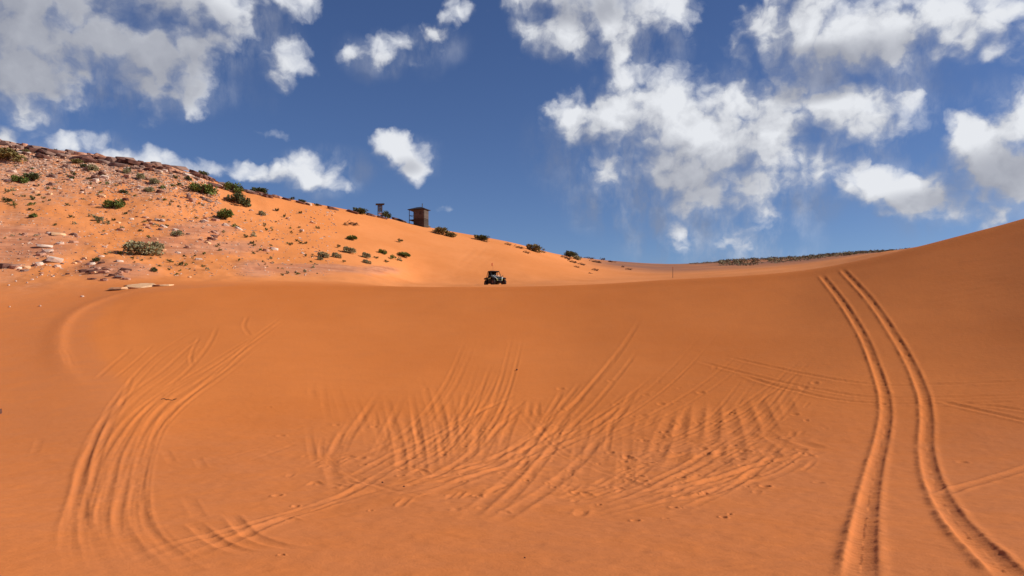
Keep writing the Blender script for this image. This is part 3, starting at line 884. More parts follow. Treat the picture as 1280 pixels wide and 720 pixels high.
# the ones that stand out (px, py of the foot, width, height, kind, label)
for a in [
    (10, 200, 42, 16, 'o', 'sprawling olive green shrub hugging the hilltop under the dark caprock'),
    (25, 228, 18, 10, 'g', 'lower dark leafy bush of the pair on the upper stony slope'),
    (41, 225, 20, 10, 'd', 'upper greyer bush of the pair on the upper stony slope'),
    (96, 204, 13, 6, 'o', 'yellowish olive shrub beneath a pale ledge'),
    (105, 210, 9, 6, 'd', 'small rounded bush directly below the yellowish olive shrub'),
    (116, 214, 13, 9, 'y', 'dusty grey-green shrub right of the yellowish olive shrub'),
    (252, 242, 32, 15, 'g', 'largest dark green bush on the hill, below the end of the caprock'),
    (253, 219, 13, 8, 'd', 'upright shrub poking above the caprock end against the sky'),
    (292, 240, 22, 13, 'g', 'rounded bush on the skyline just past the caprock end'),
    (298, 255, 27, 14, 'd', 'dull grey-green domed bush below the rounded skyline bush'),
    (281, 274, 24, 13, 'g', 'round bright green bush alone on bare orange sand'),
    (145, 260, 25, 12, 'g', 'lone dark green bush in the middle of the sandy hillside'),
    (178, 319, 44, 18, 'y', 'wide pale grey-green shrub low on the hill above pink rock'),
    (196, 311, 16, 10, 'y', 'grey-green upright clump behind the wide pale shrub'),
    (222, 295, 15, 8, 'y', 'pale straggly shrub above the banded pink rock'),
    (326, 240, 21, 8, 'd', 'dark low bush on the skyline left of the bare sand crest'),
    (440, 300, 16, 6, 'g', 'flat green bush alone on sand below the roofed stand'),
    (450, 267, 19, 8, 'd', 'dark skyline shrub left of the roofed wooden stand'),
    (482, 272, 13, 8, 'd', 'dark shrub at the foot of the roofed wooden stand'),
    (553, 293, 20, 10, 'o', 'shaggy skyline bush right of the wooden cabin'),
    (564, 296, 13, 6, 'o', 'low olive fringe below the shaggy bush by the cabin'),
    (602, 300, 20, 7, 'd', 'flattened dark bush trailing down the dune skyline'),
    (668, 314, 20, 9, 'o', 'domed olive bush on the low ridge behind the buggy'),
    (712, 321, 17, 8, 'd', 'dark bush crowning the dead brush mound on the ridge'),
    (722, 325, 11, 6, 'y', 'grey bush at the foot of the dead brush mound'),
    (436, 316, 19, 8, 'y', 'pale grey-green tuft at the centre of the grassy patch'),
    (404, 322, 14, 8, 'y', 'pale tuft at the near end of the grassy patch'),
    (457, 322, 13, 7, 'y', 'olive grey tuft right of the centre of the grassy patch'),
    (478, 317, 10, 6, 'g', 'rounded fresh green tuft topping the grassy patch'),
    (490, 324, 8, 7, 'g', 'upright fresh green tuft below the rounded one'),
    (505, 321, 18, 6, 'g', 'spreading green tuft at the far end of the grassy patch'),
    (500, 303, 7, 6, 'o', 'single small tuft on open sand below the cabin'),
    (458, 329, 11, 5, 'y', 'lowest faint grey tuft of the grassy patch'),
]:
    USED[a[5]] = 'x'
    shrub(*a[:5], label=a[5])
for a in [(33, 191, 10, 5, 'o'), (91, 219, 7, 5, 'd'), (90, 224, 7, 5, 'd'), (129, 219, 6, 4, 'o'), (158, 217, 9, 7, 'y'), (111, 224, 7, 3, 'o'), (155, 241, 10, 4, 'd'), (39, 250, 8, 7, 'd'),
          (60, 237, 6, 4, 'o'), (176, 224, 12, 8, 'y'), (193, 230, 12, 8, 'y'), (187, 240, 12, 7, 'y'), (204, 236, 7, 6, 'g'), (215, 233, 7, 4, 'g'), (224, 232, 7, 5, 'd'), (205, 251, 5, 4, 'g'),
          (327, 269, 9, 6, 'y'), (375, 267, 6, 4, 'd'), (346, 264, 7, 5, 'd'), (397, 286, 6, 5, 'o'), (10, 252, 11, 5, 'd'), (17, 257, 7, 4, 'g'), (38, 257, 7, 5, 'g'), (38, 263, 8, 4, 'd'),
          (41, 272, 10, 6, 'g'), (84, 257, 6, 4, 'd'), (89, 272, 7, 4, 'd'), (121, 327, 10, 6, 'd'), (149, 318, 6, 5, 'g'), (142, 276, 7, 4, 'd'), (115, 271, 8, 4, 'y'), (124, 276, 12, 6, 'y'), (133, 280, 8, 4, 'y'),
          (157, 268, 6, 4, 'd'), (192, 339, 9, 5, 'd'), (212, 328, 8, 5, 'd'), (226, 332, 8, 6, 'd'), (199, 333, 5, 3, 'd'), (294, 284, 7, 5, 'g'), (306, 297, 7, 5, 'd'), (315, 305, 7, 5, 'd'),
          (317, 296, 8, 6, 'y'), (273, 307, 4, 4, 'd'), (165, 323, 6, 3, 'd'), (423, 310, 5, 6, 'o'), (483, 328, 6, 4, 'o'), (499, 326, 7, 5, 'y'), (430, 328, 5, 4, 'o'), (371, 302, 5, 4, 'd'),
          (355, 272, 4, 6, 'd'), (362, 306, 8, 5, 'o'), (376, 305, 6, 4, 'd'), (382, 305, 5, 4, 'd'), (332, 288, 5, 4, 'd'), (400, 325, 9, 4, 'y'), (420, 322, 12, 7, 'y'), (470, 323, 6, 4, 'o'), (254, 334, 6, 4, 'o'),
          (505, 278, 6, 3, 'o'), (535, 284, 6, 3, 'y'), (545, 290, 8, 5, 'd'), (180, 278, 5, 3, 'g'), (195, 283, 8, 4, 'y'), (208, 283, 6, 3, 'd'), (176, 289, 6, 3, 'd'), (245, 273, 5, 3, 'd'),
          (160, 213, 7, 5, 'd'), (70, 190, 6, 5, 'd'), (8, 240, 8, 5, 'y'), (16, 239, 6, 5, 'y'), (29, 246, 6, 4, 'o'), (48, 245, 6, 4, 'd'), (235, 225, 9, 5, 'd'), (218, 223, 8, 5, 'd'),
          (317, 240, 9, 5, 'd'), (365, 250, 8, 5, 'd'), (377, 253, 10, 4, 'd'), (395, 257, 7, 3, 'd')]:
    shrub(*a)
# the many specks of growth on the slope
done = 0
while done < 140:
    px = random.uniform(0, 400); py = random.uniform(200 + px * .22, 345)
    if fbm(np.array(px / 40.), np.array(py / 20.), 2, 77) < -.05 - .3 * (py < 262) or (300 < py < 345 and px < 130):
        continue
    wpx = random.choice([2.5, 3, 3, 3.5, 4, 4.5, 5])
    kk = random.choice('ddoyg')
    seen = set(USED)
    lab = describe(px, py, ('tiny ' if wpx < 5 else 'small ') + KIND[kk][1] + ' tuft', 'scattered tufts on the hillside')
    if lab in seen: continue
    shrub(px, py, wpx, wpx * random.uniform(.6, 1.0), kk, lab, group='scattered tufts on the hillside', name='tuft', cat='tuft')
    done += 1
for a in [(657, 316, 9, 4), (634, 306, 9, 4), (648, 310, 14, 4), (706, 323, 14, 6), (715, 328, 14, 4), (726, 331, 10, 4), (735, 323, 14, 3), (744, 328, 18, 4), (753, 325, 8, 4), (765, 328, 11, 3), (743, 338, 9, 4),
          (785, 337, 9, 3), (778, 334, 4, 3), (440, 281, 16, 6), (432, 282, 7, 5), (677, 315, 9, 3), (720, 334, 7, 3), (738, 342, 6, 2), (605, 302, 9, 3)]:
    brush(*a)

# ------------------------------------------------------------------ rocks
def rock_mesh(name, seed, m, flat=.3, n=9):
    r_ = random.Random(seed)
    bm = bmesh.new()
    for lay, sc in (((-.5, 1.0), (.5, .9)) if flat < .5 else ((-.5, .9), (.1, 1.0), (.5, .82))):
        off = r_.uniform(-.06, .06)
        for i in range(n):
            a = 6.283 * (i + r_.uniform(-.3, .3)) / n
            q = .5 * sc * r_.uniform(.72, 1.05)
            bm.verts.new((math.cos(a) * q + off, math.sin(a) * q * .8, flat * (lay + r_.uniform(-.12, .12))))
    res = bmesh.ops.convex_hull(bm, input=bm.verts)
    bmesh.ops.delete(bm, geom=[v for v in bm.verts if not v.link_faces], context='VERTS')
    bmesh.ops.recalc_face_normals(bm, faces=bm.faces)
    me_ = bpy.data.meshes.new(name)
    bm.to_mesh(me_); bm.free()
    me_.materials.append(m)
    return me_
SLAB = {k: [rock_mesh('flat_rock', 13 * i + len(k), M[k], .28, 8) for i in range(5)] for k in ('pale', 'cream', 'pink', 'dark', 'grey')}
CHUNK = {k: [rock_mesh('rock', 17 * i + len(k), M[k], .7, 6) for i in range(4)] for k in ('pale', 'cream', 'pink', 'dark', 'grey')}
RN = {'pale': 'pale', 'cream': 'cream', 'pink': 'pinkish', 'dark': 'dark red', 'grey': 'brown'}

def rock(px, py, wpx, hpx, k, label=None, group='stones on the hillside', slab=True, depth=.8, tilt=0.0, lift=.2, cat='rock'):
    x, y = at(px, py)
    gx, gy = slope_at(x, y)
    sx = wpx * y / FPX
    sz = hpx * y / FPX
    name = 'flat_rock' if slab else 'rock'
    o = link(name, random.choice((SLAB if slab else CHUNK)[k]))
    yaw = random.uniform(-.5, .5)
    o.rotation_euler = (math.atan(gy) * .55 + random.uniform(-.1, .1), -math.atan(gx) * .9 + tilt + random.uniform(-.08, .08), yaw)
    o.scale = (sx, sx * depth, sz / (.28 if slab else .7))
    o.location = (x, y, ground(x, y) + sz * lift)
    head = ('tiny ' if wpx < 4 else 'small ' if wpx < 8 else 'broad ' if wpx > 15 else '') + RN[k] + (' rock slab' if slab else ' stone')
    tag(o, label or describe(px, py, head, group), cat, group)
    return o

# caprock along the skyline
CAPS = [(0, 174), (20, 180), (40, 184), (60, 188), (80, 190), (110, 194), (140, 198), (160, 201), (190, 205), (220, 209), (240, 213), (262, 221), (285, 232), (300, 237), (320, 241), (350, 247), (380, 252), (400, 256), (440, 263)]
def cap_y(x):
    return float(np.interp(x, [c_[0] for c_ in CAPS], [c_[1] for c_ in CAPS]))
for tier, (dy, hmin, hmax, kinds, prob, dep) in enumerate([((0, 1.5), 3.0, 5.0, ['dark', 'grey', 'dark', 'grey', 'pink'], .95, 1.1), ((2.5, 5.5), 3.0, 5.5, ['dark', 'dark', 'grey', 'dark'], .9, .9),
                                                          ((6, 10), 2.2, 4.5, ['dark', 'grey', 'pink', 'pale', 'dark'], .7, .8)]):
    x = -10.0 + 4 * tier
    while x < (352, 335, 285)[tier]:
        wv_ = random.choice([9, 13, 17, 22, 30]) * (1 if x < 255 else .62)
        if random.random() < prob:
            rock(x + wv_ / 2, cap_y(x + wv_ / 2) + random.uniform(*dy) * (1 if x < 262 else .6), wv_, .95 * random.uniform(hmin, hmax) * (1 if x < 265 else .65), random.choice(kinds), group='caprock slabs along the hill skyline', depth=dep, lift=random.uniform(.1, .4))
        x += wv_ * random.uniform(.5, .8)
for a in [(358, 250, 14, 3), (375, 254, 16, 3), (398, 257, 10, 3), (417, 262, 18, 3), (441, 266, 22, 3.5), (464, 270, 14, 3), (478, 273, 16, 3), (500, 276, 24, 2.5), (384, 256, 9, 3)]:
    rock(*a, 'dark', group='dark ledge pieces along the sand skyline', depth=.5)
# stones that stand out
for a in [
    (70, 326, 21, 7, 'pale', 'largest pale slab, lowest of the broken slab pile by the pink bedrock'),
    (60, 315, 15, 5, 'pale', 'pale slab in the middle of the broken slab pile'),
    (57, 308, 19, 3.5, 'pale', 'long thin pale slab topping the broken slab pile'),
    (75, 305, 10, 3.5, 'pale', 'pinkish white slab right of the pile top'),
    (51, 319, 11, 5, 'pink', 'pinkish slab at the left of the broken slab pile'),
    (49, 331, 10, 5, 'pale', 'separate rounded pale slab below the slab pile'),
    (33, 335, 11, 4, 'cream', 'cream slab with a shadowed edge on sand below the bedrock'),
    (72, 333, 7, 3, 'pale', 'small pale flake below the largest pale slab'),
    (72, 293, 17, 3, 'cream', 'long thin bright slab lying alone at the bedrock edge'),
    (92, 303, 10, 4, 'pink', 'pinkish flat slab right of the long thin bright slab'),
    (6, 333, 22, 6, 'dark', 'dark broken bedrock slab at the left picture edge'),
    (20, 334, 14, 5, 'pink', 'overhanging bedrock end slab next to the cream slab'),
    (152, 361, 27, 3.2, 'cream', 'cream slab at the lower end of the bright rim slabs'),
    (178, 358.5, 34, 3.4, 'cream', 'broadest of the bright cream slabs on the bowl rim'),
    (206, 357, 26, 2, 'cream', 'thin tapering cream slab at the upper end of the rim slabs'),
    (165, 357, 18, 2.4, 'cream', 'small cream slab behind the broadest rim slab'),
    (150, 327, 9, 3, 'pale', 'pale slab above the layered red outcrop'),
    (120, 226, 8, 5, 'pale', 'bright pale block below the caprock between two green bushes'),
    (46, 241, 8, 4, 'cream', 'cream flake on the upper sand below the paired green bushes'),
    (63, 243, 7, 3, 'cream', 'cream sliver on the upper sand right of the cream flake'),
    (241, 252, 9, 7, 'pink', 'leaning grey slab stack left below the largest dark green bush'),
    (236, 248, 6, 9, 'grey', 'upright dark slab beside the leaning grey stack'),
    (260, 251, 14, 3, 'grey', 'long tilted slab with dark underside right of the leaning stack'),
    (287, 249, 14, 3, 'grey', 'thin dark tilted slab under the grey skyline bush'),
    (268, 296, 9, 3, 'dark', 'dark sliver slab on the banded pink rock slope'),
    (260, 304, 8, 3, 'cream', 'bright flat stone right of the banded pink rock'),
    (237, 347, 5, 2.5, 'cream', 'small bright stone on sand right of the rim slabs'),
    (386, 256, 8, 4, 'pale', 'white tipped rock at the end of the sand skyline ledge'),
]:
    USED[a[5]] = 'x'
    rock(a[0], a[1], a[2] * 1.15, a[3] * .78, a[4], label=a[5], lift=.25, depth=1.25)
for i in range(18):        # layered red outcrop
    rock(random.uniform(106, 165), random.uniform(336, 351), random.uniform(9, 20), random.uniform(2, 3.4), random.choice(['pink', 'pink', 'dark', 'grey']), group='layers of the red outcrop', depth=.7)
for i in range(26):        # tilted slabs on the mid slope
    px = random.uniform(178, 300)
    rock(px, 262 + (px - 178) * .18 + random.uniform(0, 26), random.uniform(5, 13), random.uniform(1.6, 3), random.choice(['pink', 'pink', 'grey', 'pale', 'dark']), group='tilted slabs on the middle slope', tilt=random.uniform(0, .2))
n = 0
while n < 235:
    zone = random.random()
    if zone < .62:
        px = random.uniform(0, 270); py = cap_y(px) + 8 + abs(random.gauss(0, 25))
    elif zone < .8:
        px = random.uniform(20, 135); py = random.uniform(290, 345)
    else:
        px = random.uniform(100, 400); py = random.uniform(262, 335)
    if py > 348: continue
    wpx = random.choice([3.5, 4, 5, 6, 7, 9, 12])
    rock(px, py, wpx, wpx * random.uniform(.25, .5), random.choice(['pale', 'pale', 'cream', 'pink', 'pink', 'grey', 'dark']), slab=random.random() < .75, lift=random.uniform(-.12, .15), depth=random.uniform(.6, 1.1))
    n += 1
for px, py in [(50, 383), (12, 384), (52, 344), (46, 347), (40, 350), (20, 352), (11, 357), (34, 354), (103, 371), (66, 346), (95, 339)]:
    rock(px, py, random.uniform(2.5, 5), 2, 'pale', group='pebbles on the sand below the outcrop', slab=False)
# rubble between them, past counting
mb = MB()
base = [[tuple(v.co) for v in m_.vertices] for m_ in CHUNK['pink']]
basef = [[tuple(p.vertices) for p in m_.polygons] for m_ in CHUNK['pink']]
tet = [(1, 0, -.3), (-.5, .8, -.3), (-.6, -.8, -.3), (.1, .1, .6)]
cnt = 0
while cnt < 7500:
    if random.random() < .72:
        px = random.uniform(-30, 275); py = cap_y(max(0, px)) + 4 + abs(random.gauss(0, 26))
    else:
        px = random.uniform(-10, 420); py = random.uniform(262, 345)
    if py > 350: continue
    x, y = at(px, py)
    s_ = random.choice([.08, .1, .13, .17, .24]) * y / 95
    q = Euler((random.uniform(-.4, .4), random.uniform(-.4, .4), random.uniform(0, 6.28))).to_matrix()
    z = ground(x, y)
    mb.add([q @ Vector((p[0] * s_ * random.uniform(.8, 1.4), p[1] * s_, p[2] * s_ * .8)) + Vector((x, y, z)) for p in tet], [(0, 2, 1), (0, 1, 3), (1, 2, 3), (2, 0, 3)])
    cnt += 1
m_rub = mat('mixed_rubble', (.20, .10, .07), col2=(.62, .42, .30), scale=1.3, bump=0)
tag(mb.build('gravel', m_rub), 'stone rubble strewn over the upper hillside', kind='stuff')

# ------------------------------------------------------------------ scrub on the far ridge
mb = MB()
r_ = random.Random(5)
for i in range(800):
    px = r_.uniform(862, 1140)
    top = float(np.interp(px, [862, 900, 960, 1040, 1060, 1120, 1140], [331, 330, 325, 321.5, 319, 313.5, 312]))
    dpt = 168 + 95 * r_.random() ** .8
    u = (px - 640) / FPX
    x, y = u * dpt, dpt
    z = ground(x, y)
    s_ = r_.uniform(.3, 1.0) * (.45 if px < 900 else 1)
    if px < 900: dpt = max(dpt, 225)
    x, y = u * dpt, dpt; z = ground(x, y)
    for k in range(20):
        d = Vector((r_.gauss(0, 1), r_.gauss(0, 1), abs(r_.gauss(0, 1)))).normalized() * s_ * r_.uniform(.4, 1)
        p = Vector((x, y, z)) + Vector((d.x, d.y, d.z * .7))
        e1 = Vector((r_.uniform(-1, 1), r_.uniform(-1, 1), r_.uniform(-1, 1))) * s_ * .4
        e2 = Vector((r_.uniform(-1, 1), r_.uniform(-1, 1), r_.uniform(-1, 1))) * s_ * .4
        mb.add([p, p + e1, p + e2], [(0, 1, 2)])
m_scrub = mat('far_scrub_leaves', (.13, .115, .06), col2=(.24, .18, .10), scale=.25, rough=.8, obj=False)
me_s = bpy.data.meshes.new('scrub'); me_s.from_pydata(mb.v, [], mb.f); me_s.materials.append(m_scrub)
tag(link('scrub', me_s), 'low scrub covering the distant ridge', kind='stuff')

# ------------------------------------------------------------------ cabin on the ridge
def cabin():
    px = 524.5
    Yd = 133.0
    x = (px - 640) / FPX * Yd
    sc = Yd / FPX
    zb = EYE + (HZN - 285) / FPX * Yd
    e = empty('cabin', (x, Yd, zb), R(-22))
    e.scale = (.87, .87, 1.03)
    tag(e, 'small two-level wooden cabin with hipped roof and open porch on the sand ridge', 'cabin')
    # local: front face -y; main room right, porch at left
    W_, D_, H_ = 2.25, 1.9, 3.05
    x0 = -.75
    mb = MB(); mb.box((x0 + W_ / 2, 0, .55), (W_ - .12, D_ - .12, 2.3)); mb.build('base_wall', M['board2'], e)
    mb = MB(); mb.box((x0 + W_ / 2, 0, 2.1), (W_ - .14, D_ - .14, 1.9)); mb.build('room_core', M['board2'], e)
    n = 11
    bmesh_b = MB(); bmesh_b.box((0, 0, 0), (W_ / n - .025, .05, 1.52)); bd = bmesh_b.mesh('board', M['board'])
    bmesh_c = MB(); bmesh_c.box((0, 0, 0), (.05, D_ / 9 - .025, 1.52)); bc = bmesh_c.mesh('board', M['board'])
    bl = MB(); bl.box((0, 0, 0), (W_ / n - .025, .05, 1.9)); bld = bl.mesh('board', M['board2'])
    blc = MB(); blc.box((0, 0, 0), (.05, D_ / 9 - .025, 1.9)); blcd = blc.mesh('board', M['board2'])
    for i in range(n):
        for me_b, z, dy in ((bd, 2.25, 0), (bld, .5, .015)):
            o = link('board', me_b, e); o.location = (x0 + W_ / n * (i + .5), -D_ / 2 + dy + random.uniform(-.008, .008), z)
    for i in range(9):
        for me_b, z in ((bc, 2.25), (blcd, .5)):
            for sx in (x0, x0 + W_):
                o = link('board', me_b, e); o.location = (sx + random.uniform(-.008, .008), -D_ / 2 + .06 + (D_ - .1) / 9 * (i + .5), z)
    mb = MB(); mb.box((x0 + W_ / 2, -D_ / 2 - .03, 1.46), (W_ + .06, .08, .10)); mb.build('floor_beam', M['board2'], e)
    mb = MB(); mb.box((x0 + W_ * .66, -D_ / 2 - .035, 2.35), (.46, .05, .5)); wn = mb.build('shutter', M['board2'], e)
    # porch
    mb = MB(); mb.box((-1.32, 0, 1.32), (1.12, D_, .12)); mb.build('porch_floor', M['board2'], e)
    for sy in (-1, 1):
        mb = MB(); mb.box((-1.83, sy * (D_ / 2 - .06), 1.55), (.09, .09, 3.0)); mb.build('porch_post', M['board2'], e)
    for sy in (-1, 1):
        mb = MB()
        mb.box((-1.3, sy * (D_ / 2 - .06), 2.06), (1.0, .05, .06)); mb.build('rail', M['board2'], e)
    mb = MB(); mb.box((-1.83, 0, 2.06), (.05, D_ - .22, .06)); mb.build('rail', M['board2'], e)
    # hipped roof with thickness
    ox0, ox1, oy = -2.02, 1.78, 1.3
    mb = MB()
    zb_, th = 2.98, .09
    rg = .55
    low = [(ox0, -oy), (ox1, -oy), (ox1, oy), (ox0, oy)]
    vs = [(a_, b_, zb_) for a_, b_ in low] + [(a_, b_, zb_ + th) for a_, b_ in low] + [(-.62, 0, zb_ + rg), (.38, 0, zb_ + rg)]
    mb.add(vs, [(3, 2, 1, 0), (0, 1, 5, 4), (1, 2, 6, 5), (2, 3, 7, 6), (3, 0, 4, 7), (4, 5, 9, 8), (5, 6, 9), (6, 7, 8, 9), (7, 4, 8)])
    mb.build('roof', M['roof'], e)
    mb = MB(); mb.tube((.55, .1, 3.3), (.55, .1, 4.05), .075, n=8); pp = mb.build('vent_pipe', M['metal'], e)
    mb = MB(); mb.lathe([(.0, .06), (.12, .0), (.0, -.01)], (.55, .1, 4.06), 'Z', 8); mb.build('pipe_cap', M['metal'], pp)
cabin()

def stand():
    Yd = 129.0
    x = (475 - 640) / FPX * Yd
    zb = EYE + (HZN - 270) / FPX * Yd
    e = empty('lookout_stand', (x, Yd, zb), R(12))
    tag(e, 'small roofed wooden stand on four posts at the ridge top', 'lookout stand')
    for sx in (-1, 1):
        for sy in (-1, 1):
            mb = MB(); mb.box((sx * .34, sy * .3, .85), (.10, .10, 2.1)); mb.build('post', M['board2'], e)
    mb = MB()
    mb.prism([(-.72, 1.86), (.72, 1.94), (.72, 2.06), (-.72, 1.98)], -.55, .55); mb.build('roof', M['roof'], e)
    for z in (1.72, 1.48, 1.24, 1.0, .76):
        mb = MB(); mb.box((0, -.36, z), (.74, .04, .21)); mb.build('plank', M['board2'], e)
    mb = MB(); mb.box((.02, .0, .42), (.5, .5, .26)); mb.build('white_box', M['white'], e)
    mb = MB(); mb.tube((-.34, -.36, .3), (.34, -.36, 1.1), .03, n=5); mb.build('brace', M['board2'], e)
stand()

# marker pole on the far sand
x, y = at(841, 350.0 - 2.0)
x, y = (841 - 640) / FPX * 102.0, 102.0
z = ground(x, y)
e = empty('marker_pole', (x, y, z))
tag(e, 'thin brown marker pole standing alone on the sand behind the crest', 'pole')
mb = MB(); mb.tube((0, 0, -.3), (.01, 0, 1.45), .032, .026, 6); mb.build('pole', M['twig'], e)
mb = MB(); mb.tube((.01, 0, 1.25), (.01, 0, 1.4), .04, n=6); mb.build('reflector_band', M['flag'], e)

# ------------------------------------------------------------------ dune buggy
def buggy():
    Yd = 90.0
    x = (618.5 - 640) / FPX * Yd
    z = ground(x, Yd)
    e = empty('dune_buggy', (x, Yd, z - .12), R(-90 + 25))
    tag(e, 'black and lime open side-by-side dune buggy parked on the sand crest', 'dune buggy')
    # local axes: +x forward, +y its left side
    e.scale = (1.0, 1.0, 1.02)
    def wheel(wx, wy, steer):
        s_ = 1 if wy > 0 else -1
        g_ = MB()
        g_.lathe([(.19, -.13), (.32, -.14), (.36, -.09), (.365, 0), (.36, .09), (.32, .14), (.19, .13), (.19, -.13)], (0, 0, 0), 'Y', 24)
        for i in range(20):
            a_ = 6.2832 * i / 20
            g_.box((math.cos(a_) * .367, (.055 if i % 2 else -.055), math.sin(a_) * .367), (.05, .13, .045), rot=(0, -a_, 0))
        w_ = link('wheel', None, e)
        w_.location = (wx, wy, .365); w_.rotation_euler = (0, 0, steer)
        g_.build('tyre', M['rubber'], w_, False)
        r__ = MB(); r__.lathe([(0, s_ * .05), (.06, s_ * .07), (.17, s_ * .04), (.195, s_ * .11), (.195, -s_ * .1), (0, -s_ * .08)], (0, 0, 0), 'Y', 18)
        r__.build('rim', M['rim'], w_)
    for wx, st in ((1.02, R(16)), (-.98, 0)):
        for wy in (.68, -.68):
            wheel(wx, wy, st)
    mb = MB(); mb.box((0, 0, .42), (2.3, .9, .16)); mb.box((-.1, 0, .36), (1.2, 1.25, .10)); mb.build('chassis', M['black'], e)
    for wx in (1.02, -.98):
        for sy in (1, -1):
            mb = MB(); mb.tube((wx + .12, sy * .25, .46), (wx, sy * .6, .36), .03); mb.tube((wx - .12, sy * .25, .46), (wx, sy * .6, .36), .03)
            mb.build('suspension_arm', M['steel'], e)
            mb = MB(); mb.tube((wx - .05, sy * .33, .92), (wx, sy * .56, .42), .045); mb.build('shock_absorber', M['maroon'], e)
    # hood: sloped nose
    mb = MB()
    mb.add([(1.32, -.28, .52), (1.32, .28, .52), (1.36, .30, .72), (1.36, -.30, .72), (.45, -.62, .55), (.45, .62, .55), (.42, .60, 1.06), (.42, -.60, 1.06), (1.05, .50, .93), (1.05, -.50, .93)],
           [(0, 1, 2, 3), (3, 2, 8, 9), (9, 8, 6, 7), (0, 4, 5, 1), (1, 5, 6, 8, 2), (0, 3, 9, 7, 4), (4, 7, 6, 5)])
    mb.build('hood', M['green'], e)
    for sy in (1, -1):
        # fender over each front wheel, door panel and rear quarter
        mb = MB(); mb.prism([(.62, .80), (.78, .92), (1.15, .92), (1.40, .76), (1.36, .72), (1.12, .86), (.80, .86), (.66, .76)], sy * .50 - .0, sy * .84); mb.build('front_fender', M['black'], e)
        mb = MB(); mb.prism([(.46, .46), (.44, 1.0), (-.05, .90), (-.50, .95), (-.52, .42)], sy * .60, sy * .68)
        dr = mb.build('door', M['black'], e)
        mb = MB(); mb.prism([(.40, .82), (.38, .94), (-.42, .86), (-.44, .80)], sy * .685, sy * .70); mb.build('door_stripe', M['lime'], dr)
        mb = MB(); mb.prism([(-.50, .60), (-.52, 1.02), (-1.35, 1.0), (-1.42, .86), (-1.2, .80), (-.75, .80), (-.62, .6)], sy * .48, sy * .78); mb.build('rear_quarter', M['green'], e)
        mb = MB()
        mb.add([(1.372, sy * .29, .60), (1.374, sy * .30, .73), (1.10, sy * .50, .945), (1.03, sy * .50, .945), (1.37, sy * .22, .73), (1.37, sy * .20, .60)], [(0, 1, 2, 3, 4, 5)])
        mb2 = MB(); mb2.box((1.22, sy * .41, .845), (.42, .10, .05), rot=(0, R(31), sy * R(-33))); hl = mb2.build('headlight', M['lamp'], e)
        mb3 = MB(); mb3.box((1.385, sy * .31, .62), (.03, .07, .20), rot=(sy * R(-18), 0, 0)); mb3.build('nose_stripe', M['lime'], e)
    mb = MB()
    mb.box((1.39, 0, .62), (.05, .30, .17)); mb.build('grille', M['black'], e)
    mb = MB(); mb.path([(1.30, -.36, .42), (1.52, -.30, .50), (1.52, .30, .50), (1.30, .36, .42)], .026); mb.path([(1.52, -.2, .5), (1.48, -.2, .76), (1.48, .2, .76), (1.52, .2, .5)], .022); mb.build('bumper', M['steel'], e)
    # cage
    for sy in (1, -1):
        mb = MB(); mb.path([(.50, sy * .62, .98), (.02, sy * .54, 1.66), (-.78, sy * .54, 1.68), (-1.10, sy * .58, 1.0)], .035); mb.path([(-.55, sy * .62, .95), (-.52, sy * .545, 1.67)], .033)
        mb.build('cage_side', M['black'], e)
        mb = MB(); mb.path([(.45, sy * .63, 1.05), (.43, sy * .78, 1.12)], .018); mb.box((.43, sy * .82, 1.15), (.05, .14, .10)); mb.build('mirror', M['black'], e)
    mb = MB()
    for bx, bz in ((.02, 1.66), (-.52, 1.67), (-.78, 1.68)):
        mb.tube((bx, -.54, bz), (bx, .54, bz), .033)
    mb.tube((-1.08, -.58, 1.02), (-1.08, .58, 1.02), .03)
    mb.build('cage_crossbar', M['black'], e)
    mb = MB(); mb.add([(.12, -.56, 1.69), (.12, .56, 1.69), (-.82, .56, 1.71), (-.82, -.56, 1.71), (.10, -.54, 1.75), (.10, .54, 1.75), (-.80, .54, 1.77), (-.80, -.54, 1.77)],
                     [(0, 1, 2, 3), (4, 7, 6, 5), (0, 4, 5, 1), (1, 5, 6, 2), (2, 6, 7, 3), (3, 7, 4, 0)]); mb.build('roof', M['maroon'], e)
    mb = MB(); mb.box((.40, 0, 1.12), (.02, 1.12, .26), rot=(0, R(-36), 0)); mb.build('windscreen', M['glass'], e)
    mb = MB(); mb.box((.28, 0, .98), (.24, 1.16, .20)); mb.build('dashboard', M['black'], e)
    for sy in (.3, -.3):
        st = link('seat', None, e); st.location = (-.35, sy, .62)
        mb = MB(); mb.box((.05, 0, 0), (.50, .46, .14), taper=.9); mb.build('seat_cushion', M['black'], st)
        mb = MB(); mb.box((-.24, 0, .36), (.14, .46, .66), rot=(0, R(-12), 0), taper=.8); mb.build('seat_back', M['black'], st)
        mb = MB(); mb.box((-.32, 0, .76), (.11, .24, .2), rot=(0, R(-12), 0), taper=.8); mb.build('headrest', M['maroon'], st)
    mb = MB()
    pr = [Vector((.10 + .06 * math.sin(a_) * 1, .3 + .17 * math.cos(a_), 1.02 + .16 * math.sin(a_))) for a_ in [6.2832 * i / 14 for i in range(15)]]
    mb.path(pr, .014, 5); mb.tube((.10, .3, 1.02), (.28, .3, .95), .02); mb.build('steering_wheel', M['black'], e)
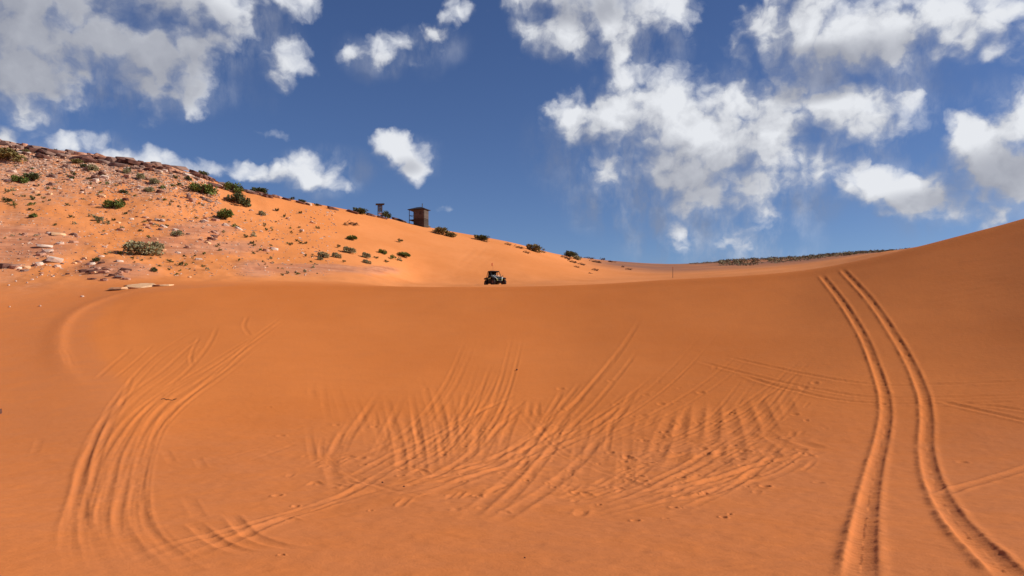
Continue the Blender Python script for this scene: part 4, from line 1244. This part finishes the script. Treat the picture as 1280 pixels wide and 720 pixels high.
    mb = MB(); mb.box((-1.12, 0, .84), (.55, .92, .22)); mb.build('cargo_bed', M['black'], e)
    mb = MB(); mb.box((-.74, 0, 1.25), (.03, 1.02, .80)); mb.build('rear_panel', M['black'], e)
    w_ = MB(); w_.tube((-1.15, .30, .95), (-1.12, .22, 2.82), .012, .006, 5); wh = w_.build('whip_antenna', M['steel'], e)
    fl = MB()
    fl.add([(-1.12, .22, 2.8), (-1.12, .225, 2.42), (-1.06, .03, 2.40), (-1.05, .02, 2.76), (-1.115, .235, 2.8), (-1.115, .24, 2.42), (-1.055, .04, 2.40), (-1.045, .03, 2.76)],
           [(0, 1, 2, 3), (7, 6, 5, 4), (0, 4, 5, 1), (1, 5, 6, 2), (2, 6, 7, 3), (3, 7, 4, 0)])
    fl.build('flag', M['flag'], wh)
    return e
buggy()

# ------------------------------------------------------------------ small things on the near sand
x, y = at(211, 500)
mb = MB()
gz = lambda a_, b_: ground(a_, b_)
pts = []
for i in range(8):
    xx = x - .26 + i * .074
    yy = y + .05 * math.sin(i * 1.3)
    pts.append((xx - x, yy - y, gz(xx, yy) - gz(x, y) + .02 + .02 * math.sin(i * 2.1)))
mb.path(pts, .010, 5)
mb.tube(pts[3], (pts[3][0] + .10, pts[3][1] - .08, pts[3][2] + .03), .008, .003, 4)
mb.tube(pts[5], (pts[5][0] + .08, pts[5][1] + .02, pts[5][2] + .05), .008, .003, 4)
o = mb.build('twig', M['twig']); o.location = (x, y, gz(x, y))
tag(o, 'thin dark twig lying across the wheel tracks on the left side of the bowl', 'twig')
rock(-1.5, 517, 11, 9, 'dark', label='dark red brown rock cut off by the left picture edge', group='rocks on the near sand', slab=False)
for px, py, wd, lb in [(646, 463, 3, 'tiny dark clod alone on the smooth bowl face'), (656, 698, 3, 'tiny dark clod near the bottom of the sand bowl floor'),
                       (505, 609, 3, 'tiny dark clod beside the arc shaped ruts'), (478, 604, 3, 'tiny dark chip left of the churned sand')]:
    rock(px, py, wd, 2, 'dark', label=lb, group='clods on the near sand', slab=False)
